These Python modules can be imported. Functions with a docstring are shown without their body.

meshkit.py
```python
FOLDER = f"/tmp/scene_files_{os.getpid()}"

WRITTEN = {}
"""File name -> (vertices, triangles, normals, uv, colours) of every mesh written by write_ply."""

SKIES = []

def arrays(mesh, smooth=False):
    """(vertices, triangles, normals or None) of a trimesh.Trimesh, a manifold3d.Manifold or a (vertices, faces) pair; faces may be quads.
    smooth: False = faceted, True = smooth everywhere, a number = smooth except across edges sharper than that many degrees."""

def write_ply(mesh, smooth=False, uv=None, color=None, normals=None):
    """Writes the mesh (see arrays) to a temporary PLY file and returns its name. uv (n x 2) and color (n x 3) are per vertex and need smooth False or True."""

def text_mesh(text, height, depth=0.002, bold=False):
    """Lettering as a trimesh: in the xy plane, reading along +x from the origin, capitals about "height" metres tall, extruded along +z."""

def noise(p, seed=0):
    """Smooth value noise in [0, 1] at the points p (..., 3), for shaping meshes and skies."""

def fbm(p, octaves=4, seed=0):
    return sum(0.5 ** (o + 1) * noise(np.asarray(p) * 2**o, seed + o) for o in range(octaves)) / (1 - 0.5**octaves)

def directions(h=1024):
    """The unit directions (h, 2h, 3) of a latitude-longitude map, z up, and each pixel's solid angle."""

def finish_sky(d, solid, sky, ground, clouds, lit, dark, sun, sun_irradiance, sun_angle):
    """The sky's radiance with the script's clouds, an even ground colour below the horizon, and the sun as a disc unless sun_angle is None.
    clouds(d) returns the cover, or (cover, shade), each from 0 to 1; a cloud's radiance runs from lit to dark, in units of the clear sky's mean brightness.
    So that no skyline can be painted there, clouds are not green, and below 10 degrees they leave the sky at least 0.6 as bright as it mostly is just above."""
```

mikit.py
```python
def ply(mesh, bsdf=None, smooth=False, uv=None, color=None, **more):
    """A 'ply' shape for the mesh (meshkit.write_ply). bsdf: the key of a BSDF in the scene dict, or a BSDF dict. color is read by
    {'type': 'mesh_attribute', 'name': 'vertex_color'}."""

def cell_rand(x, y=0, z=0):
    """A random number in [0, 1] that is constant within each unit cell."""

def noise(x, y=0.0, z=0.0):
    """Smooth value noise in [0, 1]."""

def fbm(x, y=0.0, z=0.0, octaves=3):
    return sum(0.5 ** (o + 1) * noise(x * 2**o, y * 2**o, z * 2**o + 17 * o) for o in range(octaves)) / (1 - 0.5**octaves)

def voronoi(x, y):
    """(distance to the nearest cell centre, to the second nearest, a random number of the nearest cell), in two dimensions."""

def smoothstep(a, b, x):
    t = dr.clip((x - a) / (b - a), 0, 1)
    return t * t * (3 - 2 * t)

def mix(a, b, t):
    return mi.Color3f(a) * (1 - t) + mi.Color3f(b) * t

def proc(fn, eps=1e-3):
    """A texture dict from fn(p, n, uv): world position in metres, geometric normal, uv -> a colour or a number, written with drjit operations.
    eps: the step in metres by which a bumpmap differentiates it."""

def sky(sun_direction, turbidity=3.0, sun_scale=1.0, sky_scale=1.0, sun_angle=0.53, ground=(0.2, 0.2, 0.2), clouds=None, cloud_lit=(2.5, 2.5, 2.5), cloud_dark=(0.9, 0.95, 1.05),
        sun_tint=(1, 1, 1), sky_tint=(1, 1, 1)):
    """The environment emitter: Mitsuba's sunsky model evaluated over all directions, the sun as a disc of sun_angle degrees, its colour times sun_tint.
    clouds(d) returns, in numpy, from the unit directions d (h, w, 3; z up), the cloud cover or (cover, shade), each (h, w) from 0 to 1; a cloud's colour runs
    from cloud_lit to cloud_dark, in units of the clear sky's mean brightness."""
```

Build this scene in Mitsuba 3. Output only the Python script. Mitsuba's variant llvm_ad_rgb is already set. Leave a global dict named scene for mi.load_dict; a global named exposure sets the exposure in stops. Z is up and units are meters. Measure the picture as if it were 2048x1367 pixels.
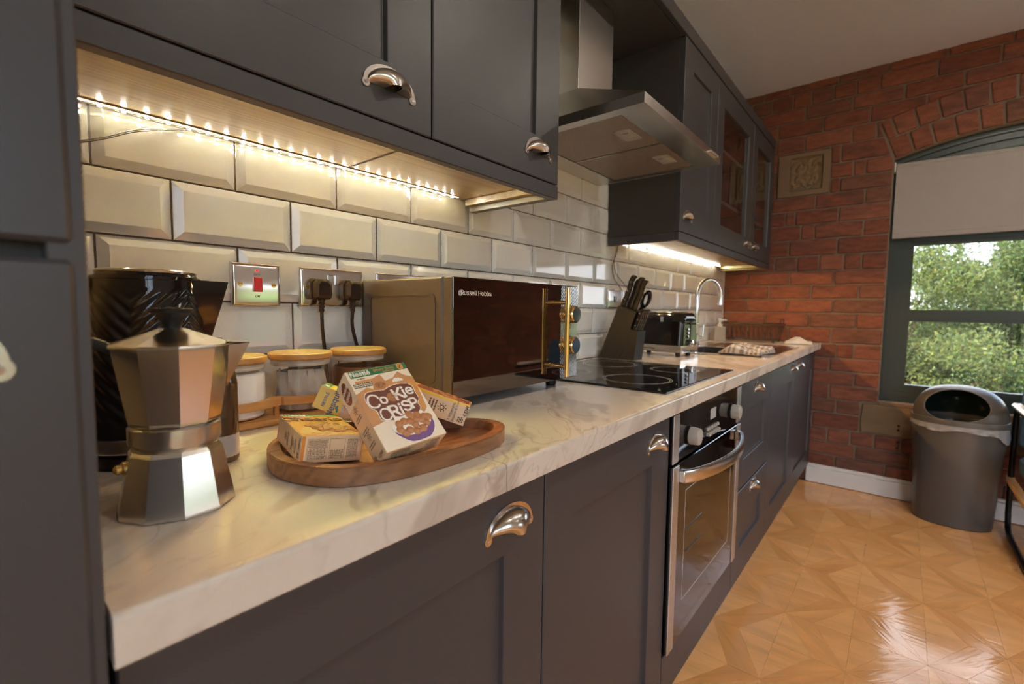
import math, random
import numpy as np
import trimesh
import drjit as dr
import mitsuba as mi
import mikit, meshkit
from mikit import fbm, noise, cell_rand, smoothstep, mix, voronoi, proc
from shapely.geometry import Polygon, Point, box as sbox
from shapely import affinity
from shapely.ops import unary_union
T = mi.ScalarTransform4f
PI = math.pi
rnd = random.Random(7)
scene, labels = {}, {}

# ---------------------------------------------------------------- camera, sky, exposure
CAM = np.array([-0.24775, -0.96547, 1.07788])
FWD = np.array([0.76629, 0.63860, -0.07061]); UPV = np.array([0.04640, 0.05460, 0.99743])
exposure = 0.0
scene['camera'] = {'type': 'thinlens', 'fov': 2 * math.degrees(math.atan(1024 / 932.94)), 'fov_axis': 'x',
                   'to_world': T().look_at(origin=CAM.tolist(), target=(CAM + FWD).tolist(), up=UPV.tolist()),
                   'aperture_radius': 0.0018, 'focus_distance': 0.80, 'near_clip': 0.02, 'far_clip': 500.0}

def cloud_cover(d):
    p = d / np.maximum(d[..., 2:3] + 0.25, 0.05)
    n = meshkit.fbm(p * 1.3 + 11.0, 4, seed=3)
    return np.clip((n - 0.30) * 4.0, 0, 1), np.clip((n - 0.55) * 2.0, 0, 0.6)
SKY_SCALE = 28.0
SUN = (-0.55, 0.35, 0.75)
scene['sky'] = mikit.sky(SUN, turbidity=3.0, sun_scale=9.0, sky_scale=SKY_SCALE, ground=(0.16, 0.19, 0.10), clouds=cloud_cover,
                         cloud_lit=(1.9, 2.0, 2.15), cloud_dark=(1.0, 1.06, 1.18))
LED_L, LAMP_L, SPOT_L = 5600.0, 6.0, 570.0
STRIP_L = 22.0
LED_RGB, LAMP_RGB = (1.0, 0.530, 0.155), (1.0, 0.95, 0.90)

# ---------------------------------------------------------------- helpers
def zt(x):                       # the worktop is a few millimetres out of level
    return 0.8755 + 0.0040 * (x + 0.19)

def key_for(name, parent=None):
    base = f'{parent}__{name}' if parent else name
    if base not in scene and base not in labels and base not in THINGS: return base
    i = 1
    while f'{base}_{i:03d}' in scene or f'{base}_{i:03d}' in labels or f'{base}_{i:03d}' in THINGS: i += 1
    return f'{base}_{i:03d}'
THINGS = set(); COUNT = {}
def fast_key(name, parent):      # numbering for long runs
    base = f'{parent}__{name}' if parent else name
    n = COUNT.get(base, 0); COUNT[base] = n + 1
    return base if n == 0 else f'{base}_{n:03d}'

def thing(name, label, cat, group=None):
    k = key_for(name); THINGS.add(k)
    labels[k] = {'label': label, 'category': cat}
    if group: labels[k]['group'] = group
    return k

def obj(name, mesh, mat, parent=None, smooth=False, uv=None, color=None, label=None, cat=None, group=None, kind=None, fast=False, **more):
    k = fast_key(name, parent) if fast else key_for(name, parent)
    if isinstance(mesh, dict): scene[k] = {**mesh, **more}
    else: scene[k] = mikit.ply(mesh, mat, smooth=smooth, uv=uv, color=color, **more)
    e = {}
    if label: e['label'] = label
    if cat: e['category'] = cat
    if group: e['group'] = group
    if kind: e['kind'] = kind
    if e: labels[k] = e
    return k

def cat(ms): return trimesh.util.concatenate([m for m in ms if m is not None])

BOXV = np.array([[x, y, z] for x in (0, 1) for y in (0, 1) for z in (0, 1)], float)
BOXF = np.array([[0, 1, 3], [0, 3, 2], [4, 6, 7], [4, 7, 5], [0, 4, 5], [0, 5, 1], [2, 3, 7], [2, 7, 6], [0, 2, 6], [0, 6, 4], [1, 5, 7], [1, 7, 3]])
def box(x0, x1, y0, y1, z0, z1, b=0.0):
    lo, hi = np.array([x0, y0, z0], float), np.array([x1, y1, z1], float)
    if b <= 0: return trimesh.Trimesh(lo + BOXV * (hi - lo), BOXF, process=False)
    b = min(b, 0.45 * (hi - lo).min()); pts = []
    for c in BOXV:
        p = lo + c * (hi - lo); s = 1 - 2 * c
        for a in range(3):
            q = p + s * b; q[a] = p[a]; pts.append(q)
    return trimesh.convex.convex_hull(np.array(pts))

def move(m, loc=(0, 0, 0), rz=0.0, R=None):
    m = m.copy(); M = np.eye(4)
    if R is not None: M[:3, :3] = R
    elif rz: M[:3, :3] = [[math.cos(rz), -math.sin(rz), 0], [math.sin(rz), math.cos(rz), 0], [0, 0, 1]]
    M[:3, 3] = loc; m.apply_transform(M); return m

def lathe(prof, n=48, c=(0, 0, 0), phase=0.0, cap=True):
    prof = np.array(prof, float); k = len(prof)
    a = np.arange(n) * 2 * PI / n + phase
    v = np.stack([prof[:, None, 0] * np.cos(a), prof[:, None, 0] * np.sin(a), np.broadcast_to(prof[:, None, 1], (k, n))], -1).reshape(-1, 3)
    i, j = np.meshgrid(np.arange(k - 1), np.arange(n), indexing='ij')
    A, B, C, D = i * n + j, i * n + (j + 1) % n, (i + 1) * n + (j + 1) % n, (i + 1) * n + j
    f = [np.stack([A, B, C], -1).reshape(-1, 3), np.stack([A, C, D], -1).reshape(-1, 3)]
    if cap:
        for r, flip in ((0, True), (k - 1, False)):
            if prof[r, 0] > 1e-6:
                v = np.vstack([v, [[0, 0, prof[r, 1]]]]); ci = len(v) - 1
                q = np.stack([np.full(n, ci), r * n + np.arange(n), r * n + (np.arange(n) + 1) % n], -1)
                f.append(q[:, ::-1] if flip else q)
    m = trimesh.Trimesh(v + np.array(c), np.vstack(f), process=False); return m

def tube(path, r, n=10, closed=False, caps=True):
    p = np.array(path, float); k = len(p)
    r = np.broadcast_to(np.array(r, float), (k,))
    t = np.roll(p, -1, 0) - np.roll(p, 1, 0) if closed else np.gradient(p, axis=0)
    t /= np.linalg.norm(t, axis=1, keepdims=True) + 1e-12
    ref = np.array([0, 0, 1.0]) if abs(t[0, 2]) < 0.9 else np.array([1.0, 0, 0])
    u = np.cross(t[0], ref); u /= np.linalg.norm(u); us = []
    for i in range(k):
        u = u - t[i] * (u @ t[i]); u /= np.linalg.norm(u); us.append(u)
    us = np.array(us); w = np.cross(t, us); a = np.arange(n) * 2 * PI / n
    v = (p[:, None] + r[:, None, None] * (np.cos(a)[None, :, None] * us[:, None] + np.sin(a)[None, :, None] * w[:, None])).reshape(-1, 3)
    kk = k if closed else k - 1
    i, j = np.meshgrid(np.arange(kk), np.arange(n), indexing='ij')
    A, B, C, D = i * n + j, i * n + (j + 1) % n, ((i + 1) % k) * n + (j + 1) % n, ((i + 1) % k) * n + j
    f = [np.stack([A, B, C], -1).reshape(-1, 3), np.stack([A, C, D], -1).reshape(-1, 3)]
    if caps and not closed:
        for q, flip in ((0, True), (k - 1, False)):
            v = np.vstack([v, p[q]]); ci = len(v) - 1
            g = np.stack([np.full(n, ci), q * n + np.arange(n), q * n + (np.arange(n) + 1) % n], -1)
            f.append(g[:, ::-1] if flip else g)
    return trimesh.Trimesh(v, np.vstack(f), process=False)

def spline(pts, n=8, closed=False):
    p = np.array(pts, float); k = len(p); out = []
    rng = range(k) if closed else range(k - 1)
    g = (lambda i: p[i % k]) if closed else (lambda i: p[min(max(i, 0), k - 1)])
    for i in rng:
        for s in np.arange(n) / n:
            a, b, c, d = g(i - 1), g(i), g(i + 1), g(i + 2)
            out.append(0.5 * (2 * b + (c - a) * s + (2 * a - 5 * b + 4 * c - d) * s * s + (3 * b - a - 3 * c + d) * s ** 3))
    if not closed: out.append(p[-1])
    return np.array(out)

def frame(O, U, V, Wn):          # local (u, v, w) to the world
    M = np.eye(4); M[:3, 0], M[:3, 1], M[:3, 2], M[:3, 3] = U, V, Wn, O
    return M
def put(m, M):
    m = m.copy(); m.apply_transform(M)
    return m

def bprism(pts, h, b, w0=0.0):   # a convex plate: outline, height, bevel; local uv plane, top at w0 + h
    P = np.array(pts, float)
    if Polygon(P).exterior.is_ccw is False: P = P[::-1]
    n = len(P); E = np.roll(P, -1, 0) - P; L = np.linalg.norm(E, axis=1, keepdims=True); E = E / np.maximum(L, 1e-9)
    N = np.stack([-E[:, 1], E[:, 0]], -1); Np = np.roll(N, 1, 0)
    k = (N + Np) / np.maximum(1 + (N * Np).sum(1, keepdims=True), 0.25)
    I = P + k * b
    v = np.vstack([np.c_[P, np.full(n, w0)], np.c_[P, np.full(n, w0 + h - b * 0.7)], np.c_[I, np.full(n, w0 + h)], [[*I.mean(0), w0 + h]]])
    i = np.arange(n); j = (i + 1) % n; f = []
    for a in (0, n): f += [np.stack([a + i, a + j, a + n + j], -1), np.stack([a + i, a + n + j, a + n + i], -1)]
    f.append(np.stack([2 * n + i, 2 * n + j, np.full(n, 3 * n)], -1))
    return trimesh.Trimesh(v, np.vstack(f), process=False)

def extrude(poly, h, w0=0.0):
    gs = getattr(poly, 'geoms', [poly])
    ms = [trimesh.creation.extrude_polygon(g, h, engine='earcut') for g in gs if g.area > 1e-12]
    m = cat(ms); m.apply_translation([0, 0, w0]); return m

def text(s, height, M, depth=0.0004, bold=False, center=True, squash=1.0):
    m = meshkit.text_mesh(s, height, depth, bold)
    if center: m.apply_translation([-(m.bounds[0, 0] + m.bounds[1, 0]) / 2, -height / 2, 0])
    if squash != 1.0: m.apply_scale([squash, 1, 1])
    return put(m, M)

def grid_mesh(fn, us, vs):       # fn(u, v) -> points
    U, V = np.meshgrid(us, vs, indexing='ij'); P = fn(U, V); nu, nv = len(us), len(vs)
    i, j = np.meshgrid(np.arange(nu - 1), np.arange(nv - 1), indexing='ij')
    A, B, C, D = i * nv + j, (i + 1) * nv + j, (i + 1) * nv + j + 1, i * nv + j + 1
    f = np.vstack([np.stack([A, B, C], -1).reshape(-1, 3), np.stack([A, C, D], -1).reshape(-1, 3)])
    return trimesh.Trimesh(P.reshape(-1, 3), f, process=False)

def ringed(poly, h, b, n=3, z0=0.0):   # solid plate of any outline with rounded top edge (shapely polygon)
    return extrude(poly, h, z0)

# ---------------------------------------------------------------- materials
def two(b): return {'type': 'twosided', 'bsdf': b}
def pr(color, rough=0.5, metal=0.0, **k):
    c = color if isinstance(color, dict) else {'type': 'rgb', 'value': list(color)}
    return two({'type': 'principled', 'base_color': c, 'roughness': rough, 'metallic': metal, **k})
def mat(name, b): scene[name] = b; return name

mat('paint_dark', pr((0.036, 0.0365, 0.0415), 0.40, specular=0.5))
mat('carcass_dark', pr((0.030, 0.027, 0.025), 0.6))
mat('white_paint', pr((0.74, 0.73, 0.72), 0.55))
mat('ceiling_paint', pr((0.62, 0.66, 0.76), 0.8))
mat('tile_glaze', pr((0.70, 0.70, 0.67), 0.05, specular=0.6))
mat('grout', pr((0.085, 0.075, 0.066), 0.9))
mat('mortar', pr((0.20, 0.15, 0.115), 0.95))
mat('steel', pr((0.62, 0.60, 0.57), 0.27, 1.0))
mat('brushed_trim', pr((0.66, 0.67, 0.68), 0.42, 1.0))
mat('steel_smooth', pr((0.66, 0.65, 0.63), 0.13, 1.0))
mat('chrome', pr((0.78, 0.78, 0.78), 0.05, 1.0))
mat('nickel', pr((0.60, 0.57, 0.53), 0.20, 1.0))
mat('aluminium', pr((0.66, 0.65, 0.63), 0.19, 1.0))
mat('gold', pr((0.90, 0.56, 0.22), 0.10, 1.0))
mat('brass', pr((0.80, 0.55, 0.18), 0.2, 1.0))
mat('black_gloss', pr((0.005, 0.005, 0.006), 0.07, specular=0.5))
mat('black_glass', pr((0.008, 0.008, 0.009), 0.03, specular=0.55))
mat('black_plastic', pr((0.0045, 0.0045, 0.005), 0.33, specular=0.22))
mat('black_soft', pr((0.010, 0.0105, 0.011), 0.5, specular=0.25))
mat('dark_mirror', pr((0.21, 0.195, 0.185), 0.03, 1.0))
mat('microwave_shell', pr((0.054, 0.054, 0.048), 0.38, 0.2))
mat('oven_glass', pr((0.075, 0.082, 0.095), 0.04, 1.0))
mat('grey_plastic', pr((0.36, 0.34, 0.31), 0.35))
mat('bin_plastic', pr((0.105, 0.098, 0.092), 0.33, 0.25))
mat('bin_dark', pr((0.008, 0.016, 0.013), 0.12))
mat('red_plastic', pr((0.55, 0.015, 0.02), 0.25))
mat('window_paint', pr((0.028, 0.045, 0.043), 0.35))
mat('blind_fabric', pr((0.36, 0.335, 0.32), 0.85))
mat('bag_film', two({'type': 'principled', 'base_color': {'type': 'rgb', 'value': [0.26, 0.265, 0.28]}, 'roughness': 0.2, 'specular': 0.5}))
mat('pane', {'type': 'thindielectric', 'int_ior': 1.5})
mat('jar_glass', {'type': 'thindielectric', 'int_ior': 1.45})
mat('silicone', pr((0.50, 0.44, 0.37), 0.3))
mat('sugar', pr((0.86, 0.82, 0.76), 0.8))
mat('teabag', pr((0.46, 0.42, 0.37), 0.8))
mat('coffee', pr((0.13, 0.055, 0.016), 0.7))
mat('wire_black', pr((0.02, 0.018, 0.016), 0.35))
mat('light_wood', pr((0.40, 0.26, 0.14), 0.45))
mat('pale_arm', pr((0.70, 0.62, 0.52), 0.25, clearcoat=0.6))
mat('ink_print', pr((0.27, 0.18, 0.105), 0.5))
mat('blue_fabric', pr((0.035, 0.075, 0.13), 0.9, sheen=0.5))
mat('pink_fabric', pr((0.42, 0.12, 0.10), 0.9))
mat('card_cream', pr((0.72, 0.50, 0.30), 0.32, clearcoat=0.3))
mat('card_white', pr((0.80, 0.68, 0.52), 0.30, clearcoat=0.4))
mat('card_orange', pr((0.62, 0.215, 0.030), 0.30, clearcoat=0.4))
mat('card_yellow', pr((0.80, 0.52, 0.03), 0.32, clearcoat=0.3))
mat('card_edge', pr((0.62, 0.44, 0.27), 0.5))
mat('ink_green', pr((0.03, 0.16, 0.06), 0.3, clearcoat=0.3))
mat('ink_white', pr((0.82, 0.76, 0.66), 0.35))
mat('ink_brown', pr((0.17, 0.055, 0.035), 0.3, clearcoat=0.3))
mat('ink_tan', pr((0.56, 0.27, 0.11), 0.3, clearcoat=0.3))
mat('ink_orange', pr((0.62, 0.28, 0.07), 0.3, clearcoat=0.3))
mat('ink_purple', pr((0.16, 0.06, 0.22), 0.3, clearcoat=0.3))
mat('ink_blue', pr((0.02, 0.03, 0.18), 0.35))
mat('ink_dark', pr((0.05, 0.035, 0.025), 0.5))
mat('cookie_print', pr((0.42, 0.17, 0.06), 0.4))
mat('label_grey', pr((0.35, 0.35, 0.34), 0.4))
mat('soap_grey', pr((0.22, 0.22, 0.21), 0.6))
mat('clear_plastic', pr((0.55, 0.58, 0.58), 0.15))
mat('concrete_render', pr((0.20, 0.135, 0.088), 0.95))
mat('hole_dark', pr((0.004, 0.004, 0.004), 0.9))
mat('bottle_dark', pr((0.022, 0.018, 0.008), 0.08, clearcoat=1.0))
mat('trunk_bark', pr((0.12, 0.085, 0.055), 0.9))
mat('grass_ground', pr((0.10, 0.16, 0.04), 0.95))

def marble_fn(p, n, uv):         # pale stone with fine smoky veins running across the front edge
    u = p.x * 0.80 + p.y * 0.60 + p.z * 0.35; v = p.y * 0.80 - p.x * 0.60 + p.z * 0.60
    w = fbm(u * 7.0, v * 7.0, p.z * 7.0, 3) - 0.5
    a = fbm(u * 5.0 + w * 2.2, v * 16.0 + w * 3.0, 3.0, 4)
    k = smoothstep(0.42, 0.66, fbm(u * 4.0, v * 6.0, 7.0, 3))
    v1 = (1.0 - smoothstep(0.0, 0.030, dr.abs(a - 0.5))) * (0.15 + 0.85 * k)
    c = fbm(u * 16.0 + 9.0 + w * 3.0, v * 44.0 + w * 6.0, 5.0, 3)
    v2 = (1.0 - smoothstep(0.0, 0.035, dr.abs(c - 0.52))) * k
    sm = smoothstep(0.50, 0.72, fbm(u * 10.0, v * 26.0, 1.0, 3))
    return mix((0.555, 0.50, 0.435), (0.25, 0.20, 0.16), dr.clip(0.40 * v1 + 0.26 * v2 + 0.42 * sm, 0, 0.72))
mat('marble', two({'type': 'principled', 'base_color': proc(marble_fn), 'roughness': 0.20, 'specular': 0.5}))

def brick_fn(p, n, uv):          # uv is constant on each brick: two random numbers
    f = fbm(p.x * 30.0, p.y * 26.0 + uv.x * 40, p.z * 60.0, 4)
    g = fbm(p.x * 9.0, p.y * 8.0, p.z * 16.0 + uv.y * 30, 3)
    base = mix((0.165, 0.057, 0.036), (0.240, 0.090, 0.055), uv.x)
    base = mix(base, mi.Color3f(0.16, 0.075, 0.050), smoothstep(0.80, 0.90, uv.y) * 0.85)
    base = mix(base, mi.Color3f(0.10, 0.055, 0.045), smoothstep(0.52, 0.68, g) * 0.45)
    sp = smoothstep(0.70, 0.76, noise(p.x * 260.0, p.y * 260.0, p.z * 260.0))
    return mix(base * (0.62 + 0.76 * f), mi.Color3f(0.05, 0.025, 0.018), sp * 0.45)
def rough_fn(p, n, uv):
    return fbm(p.x * 120.0, p.y * 120.0, p.z * 120.0, 3) + 1.2 * fbm(p.x * 26.0, p.y * 26.0, p.z * 26.0, 2)
mat('brick', two({'type': 'bumpmap', 'scale': 0.0035, 'arbitrary': proc(rough_fn, 0.002), 'bsdf': {'type': 'principled', 'base_color': proc(brick_fn), 'roughness': 0.78, 'specular': 0.25}}))
mat('mortar_rough', two({'type': 'bumpmap', 'scale': 0.005, 'arbitrary': proc(rough_fn, 0.002), 'bsdf': {'type': 'principled', 'base_color': {'type': 'rgb', 'value': [0.205, 0.160, 0.125]}, 'roughness': 0.95, 'specular': 0.2}}))
def stone_fn(p, n, uv):
    f = fbm(p.x * 14.0, p.y * 10.0, p.z * 30.0, 4)
    return mix((0.15, 0.095, 0.048), (0.24, 0.17, 0.10), f)
mat('sandstone', two({'type': 'bumpmap', 'scale': 0.003, 'arbitrary': proc(rough_fn, 0.002), 'bsdf': {'type': 'principled', 'base_color': proc(stone_fn), 'roughness': 0.9}}))

def floor_fn(p, n, uv):          # uv.x: tone of the piece, uv.y: direction of its grain in turns
    a = uv.y * 2 * PI; c, s = dr.cos(a), dr.sin(a)
    u = p.x * c + p.y * s; v = p.y * c - p.x * s
    w = fbm(u * 5.0, v * 22.0, uv.x * 31.0, 3)
    g = fbm(u * 7.0, v * 120.0 + w * 9.0, uv.x * 17.0, 3)
    col = mix((0.72, 0.335, 0.112), (0.88, 0.475, 0.195), uv.x)
    return col * (0.72 + 0.36 * w + 0.22 * g)
def floor_bump(p, n, uv):
    a = uv.y * 2 * PI; c, s = dr.cos(a), dr.sin(a)
    u = p.x * c + p.y * s; v = p.y * c - p.x * s
    w = fbm(u * 4.0, v * 14.0, uv.x * 31.0, 3)
    return fbm(u * 14.0, v * 240.0 + w * 30.0, uv.x * 17.0, 2)
mat('floor_wood', two({'type': 'bumpmap', 'scale': 0.00012, 'arbitrary': proc(floor_bump, 0.0008), 'bsdf': {'type': 'principled', 'base_color': proc(floor_fn), 'roughness': 0.13, 'specular': 0.65}}))

def walnut_fn(p, n, uv):
    w = fbm(p.x * 6.0, p.y * 26.0, p.z * 14.0, 3)
    r = 0.5 + 0.5 * dr.sin(p.y * 330.0 + w * 30.0 + p.z * 160.0 + p.x * 22.0)
    f = fbm(p.x * 30.0, p.y * 260.0, p.z * 260.0, 2)
    k = fbm(p.x * 5.0 + 3, p.y * 9.0, p.z * 5.0, 2)
    return mix((0.105, 0.046, 0.020), (0.275, 0.130, 0.058), dr.clip(0.30 * r + 0.45 * f + 0.55 * k - 0.12, 0, 1))
mat('walnut', two({'type': 'principled', 'base_color': proc(walnut_fn), 'roughness': 0.36, 'specular': 0.45}))
def bamboo_fn(p, n, uv):
    f = fbm(p.x * 14.0, p.y * 160.0, p.z * 160.0, 3)
    return mix((0.42, 0.19, 0.052), (0.58, 0.30, 0.098), f)
mat('bamboo', two({'type': 'principled', 'base_color': proc(bamboo_fn), 'roughness': 0.42}))
def brushed_fn(p, n, uv):
    f = fbm(p.x * 3.0, p.y * 420.0, p.z * 5.0, 3)
    return mix((0.20, 0.15, 0.10), (0.34, 0.265, 0.185), f)
mat('underside_panel', two({'type': 'principled', 'base_color': proc(brushed_fn), 'roughness': 0.27, 'metallic': 0.45}))
def gingham_fn(p, n, uv):
    a = dr.select(uv.x * 12.0 - dr.floor(uv.x * 12.0) < 0.5, 1.0, 0.0); b = dr.select(uv.y * 9.0 - dr.floor(uv.y * 9.0) < 0.5, 1.0, 0.0)
    return mix((0.72, 0.66, 0.60), (0.17, 0.125, 0.105), (a + b) * 0.5)
mat('gingham', two({'type': 'principled', 'base_color': proc(gingham_fn), 'roughness': 0.9}))
def check_fn(p, n, uv):
    fx = uv.x * 7.0 - dr.floor(uv.x * 7.0); fy = uv.y * 9.0 - dr.floor(uv.y * 9.0)
    return mix((0.74, 0.70, 0.64), (0.30, 0.33, 0.40), dr.select((fx < 0.05) | (fy < 0.05), 0.6, 0.0))
mat('check_cloth', two({'type': 'principled', 'base_color': proc(check_fn), 'roughness': 0.9}))
def boucle_fn(p, n, uv): return noise(p.x * 240.0, p.y * 240.0, p.z * 240.0)
mat('boucle', two({'type': 'bumpmap', 'scale': 0.008, 'arbitrary': proc(boucle_fn, 0.001), 'bsdf': {'type': 'principled', 'base_color': {'type': 'rgb', 'value': [0.045, 0.095, 0.16]}, 'roughness': 0.95, 'sheen': 0.6}}))
def mesh_fn(p, n, uv):
    a = 0.5 + 0.5 * dr.sin(p.x * 1500.0); b = 0.5 + 0.5 * dr.sin(p.y * 1500.0)
    return mix((0.20, 0.17, 0.145), (0.46, 0.40, 0.34), dr.clip(a * b * 1.3, 0, 1))
mat('filter_mesh', two({'type': 'principled', 'base_color': proc(mesh_fn), 'roughness': 0.45, 'metallic': 0.5}))
mat('leaf', {'type': 'principledthin', 'base_color': {'type': 'mesh_attribute', 'name': 'vertex_color'}, 'roughness': 0.55, 'diff_trans': 0.7})

# ================================================================ the setting
XB, ZC = 3.235, 2.50             # brick wall, ceiling
S_ = 'structure'
obj('ceiling', box(-3.6, 3.5, -3.6, 0.15, ZC, ZC + 0.1), 'ceiling_paint', kind=S_)
obj('wall_left', box(-3.6, 3.5, 0.010, 0.16, -0.02, ZC), 'white_paint', kind=S_)

# --- tiled splashback: every tile with its bevelled border
obj('grout_bed', box(-0.19, 3.203, 0.0015, 0.010, 0.86, 2.10), 'grout', 'wall_left')
def tile_mesh(x0, x1, z0, z1, bl=0.015, br=0.015, bb=0.015, bt=0.015, h=0.0046):
    o = np.array([[x0, z0], [x1, z0], [x1, z1], [x0, z1]]); i = np.array([[x0 + bl, z0 + bb], [x1 - br, z0 + bb], [x1 - br, z1 - bt], [x0 + bl, z1 - bt]])
    mk = lambda p, y: np.c_[p[:, 0], np.full(4, y), p[:, 1]]
    e = 0.0006; o2 = o + np.array([[e, e], [-e, e], [-e, -e], [e, -e]])
    v = np.vstack([mk(o, 0.003), mk(o, 0.0002), mk(o2, -0.0003), mk(i, -h)]); f = []
    for r in (0, 4, 8):
        for k in range(4):
            a, b = r + k, r + (k + 1) % 4
            f += [[a, b, b + 4], [a, b + 4, a + 4]]
    f += [[12, 13, 14], [12, 14, 15]]
    return trimesh.Trimesh(v, f, process=False)
PX, PZ, G = 0.2025, 0.1025, 0.0016
for k in range(-4, 8):
    z0 = 1.29 + PZ * k; ph = 0.0 if k % 2 else PX / 2
    lo, hi = (-0.192, 3.198) if k < 1 else (0.60, 1.56)
    c = math.floor((lo - ph) / PX)
    while ph + c * PX < hi:
        a, b = ph + c * PX, ph + (c + 1) * PX; c += 1
        cl, ch = max(a, -0.192), min(b, 3.198)
        if b < lo + 0.005 or ch - cl < 0.02: continue
        zb = max(z0, 0.882)
        obj('tile', tile_mesh(cl + G, ch - G, zb + G, z0 + PZ - G, 0.015 if cl == a else 0.001, 0.015 if ch == b else 0.001, 0.015 if zb == z0 else 0.012), 'tile_glaze', 'wall_left', fast=True)
obj('edge_trim', box(3.199, 3.207, -0.006, 0.01, 0.885, 1.50, 0.001), 'white_paint', 'wall_left')

# --- brick wall with the arched window opening
YW, ZA, RA = -1.45, 0.355, 1.70          # arch centre and radius
TH = math.asin(0.565 / RA)
def arch_poly(r0, r1, t0, t1, n=8):
    ts = np.linspace(t0, t1, n)
    o = [(YW + r1 * math.sin(t), ZA + r1 * math.cos(t)) for t in ts]
    i = [(YW + r0 * math.sin(t), ZA + r0 * math.cos(t)) for t in ts[::-1]]
    return Polygon(o + i)
def opening(inset=0.0, zlow=0.56):
    r = RA - inset; t = math.asin((0.565 - inset) / r); ts = np.linspace(-t, t, 25)
    return Polygon([(YW + r * math.sin(a), ZA + r * math.cos(a)) for a in ts] + [(YW + 0.565 - inset, zlow + inset), (YW - 0.565 + inset, zlow + inset)])
OPEN = opening()
FW = frame((XB + 0.010, 0, 0), (0, 1, 0), (0, 0, 1), (-1, 0, 0))
STONE = sbox(-2.10, 0.36, -0.806, 0.545)
full = sbox(-3.6, -0.02, 0.16, ZC).difference(OPEN)
obj('wall_far', put(extrude(full, 0.34, -0.34), FW), 'mortar_rough', kind=S_)
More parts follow.
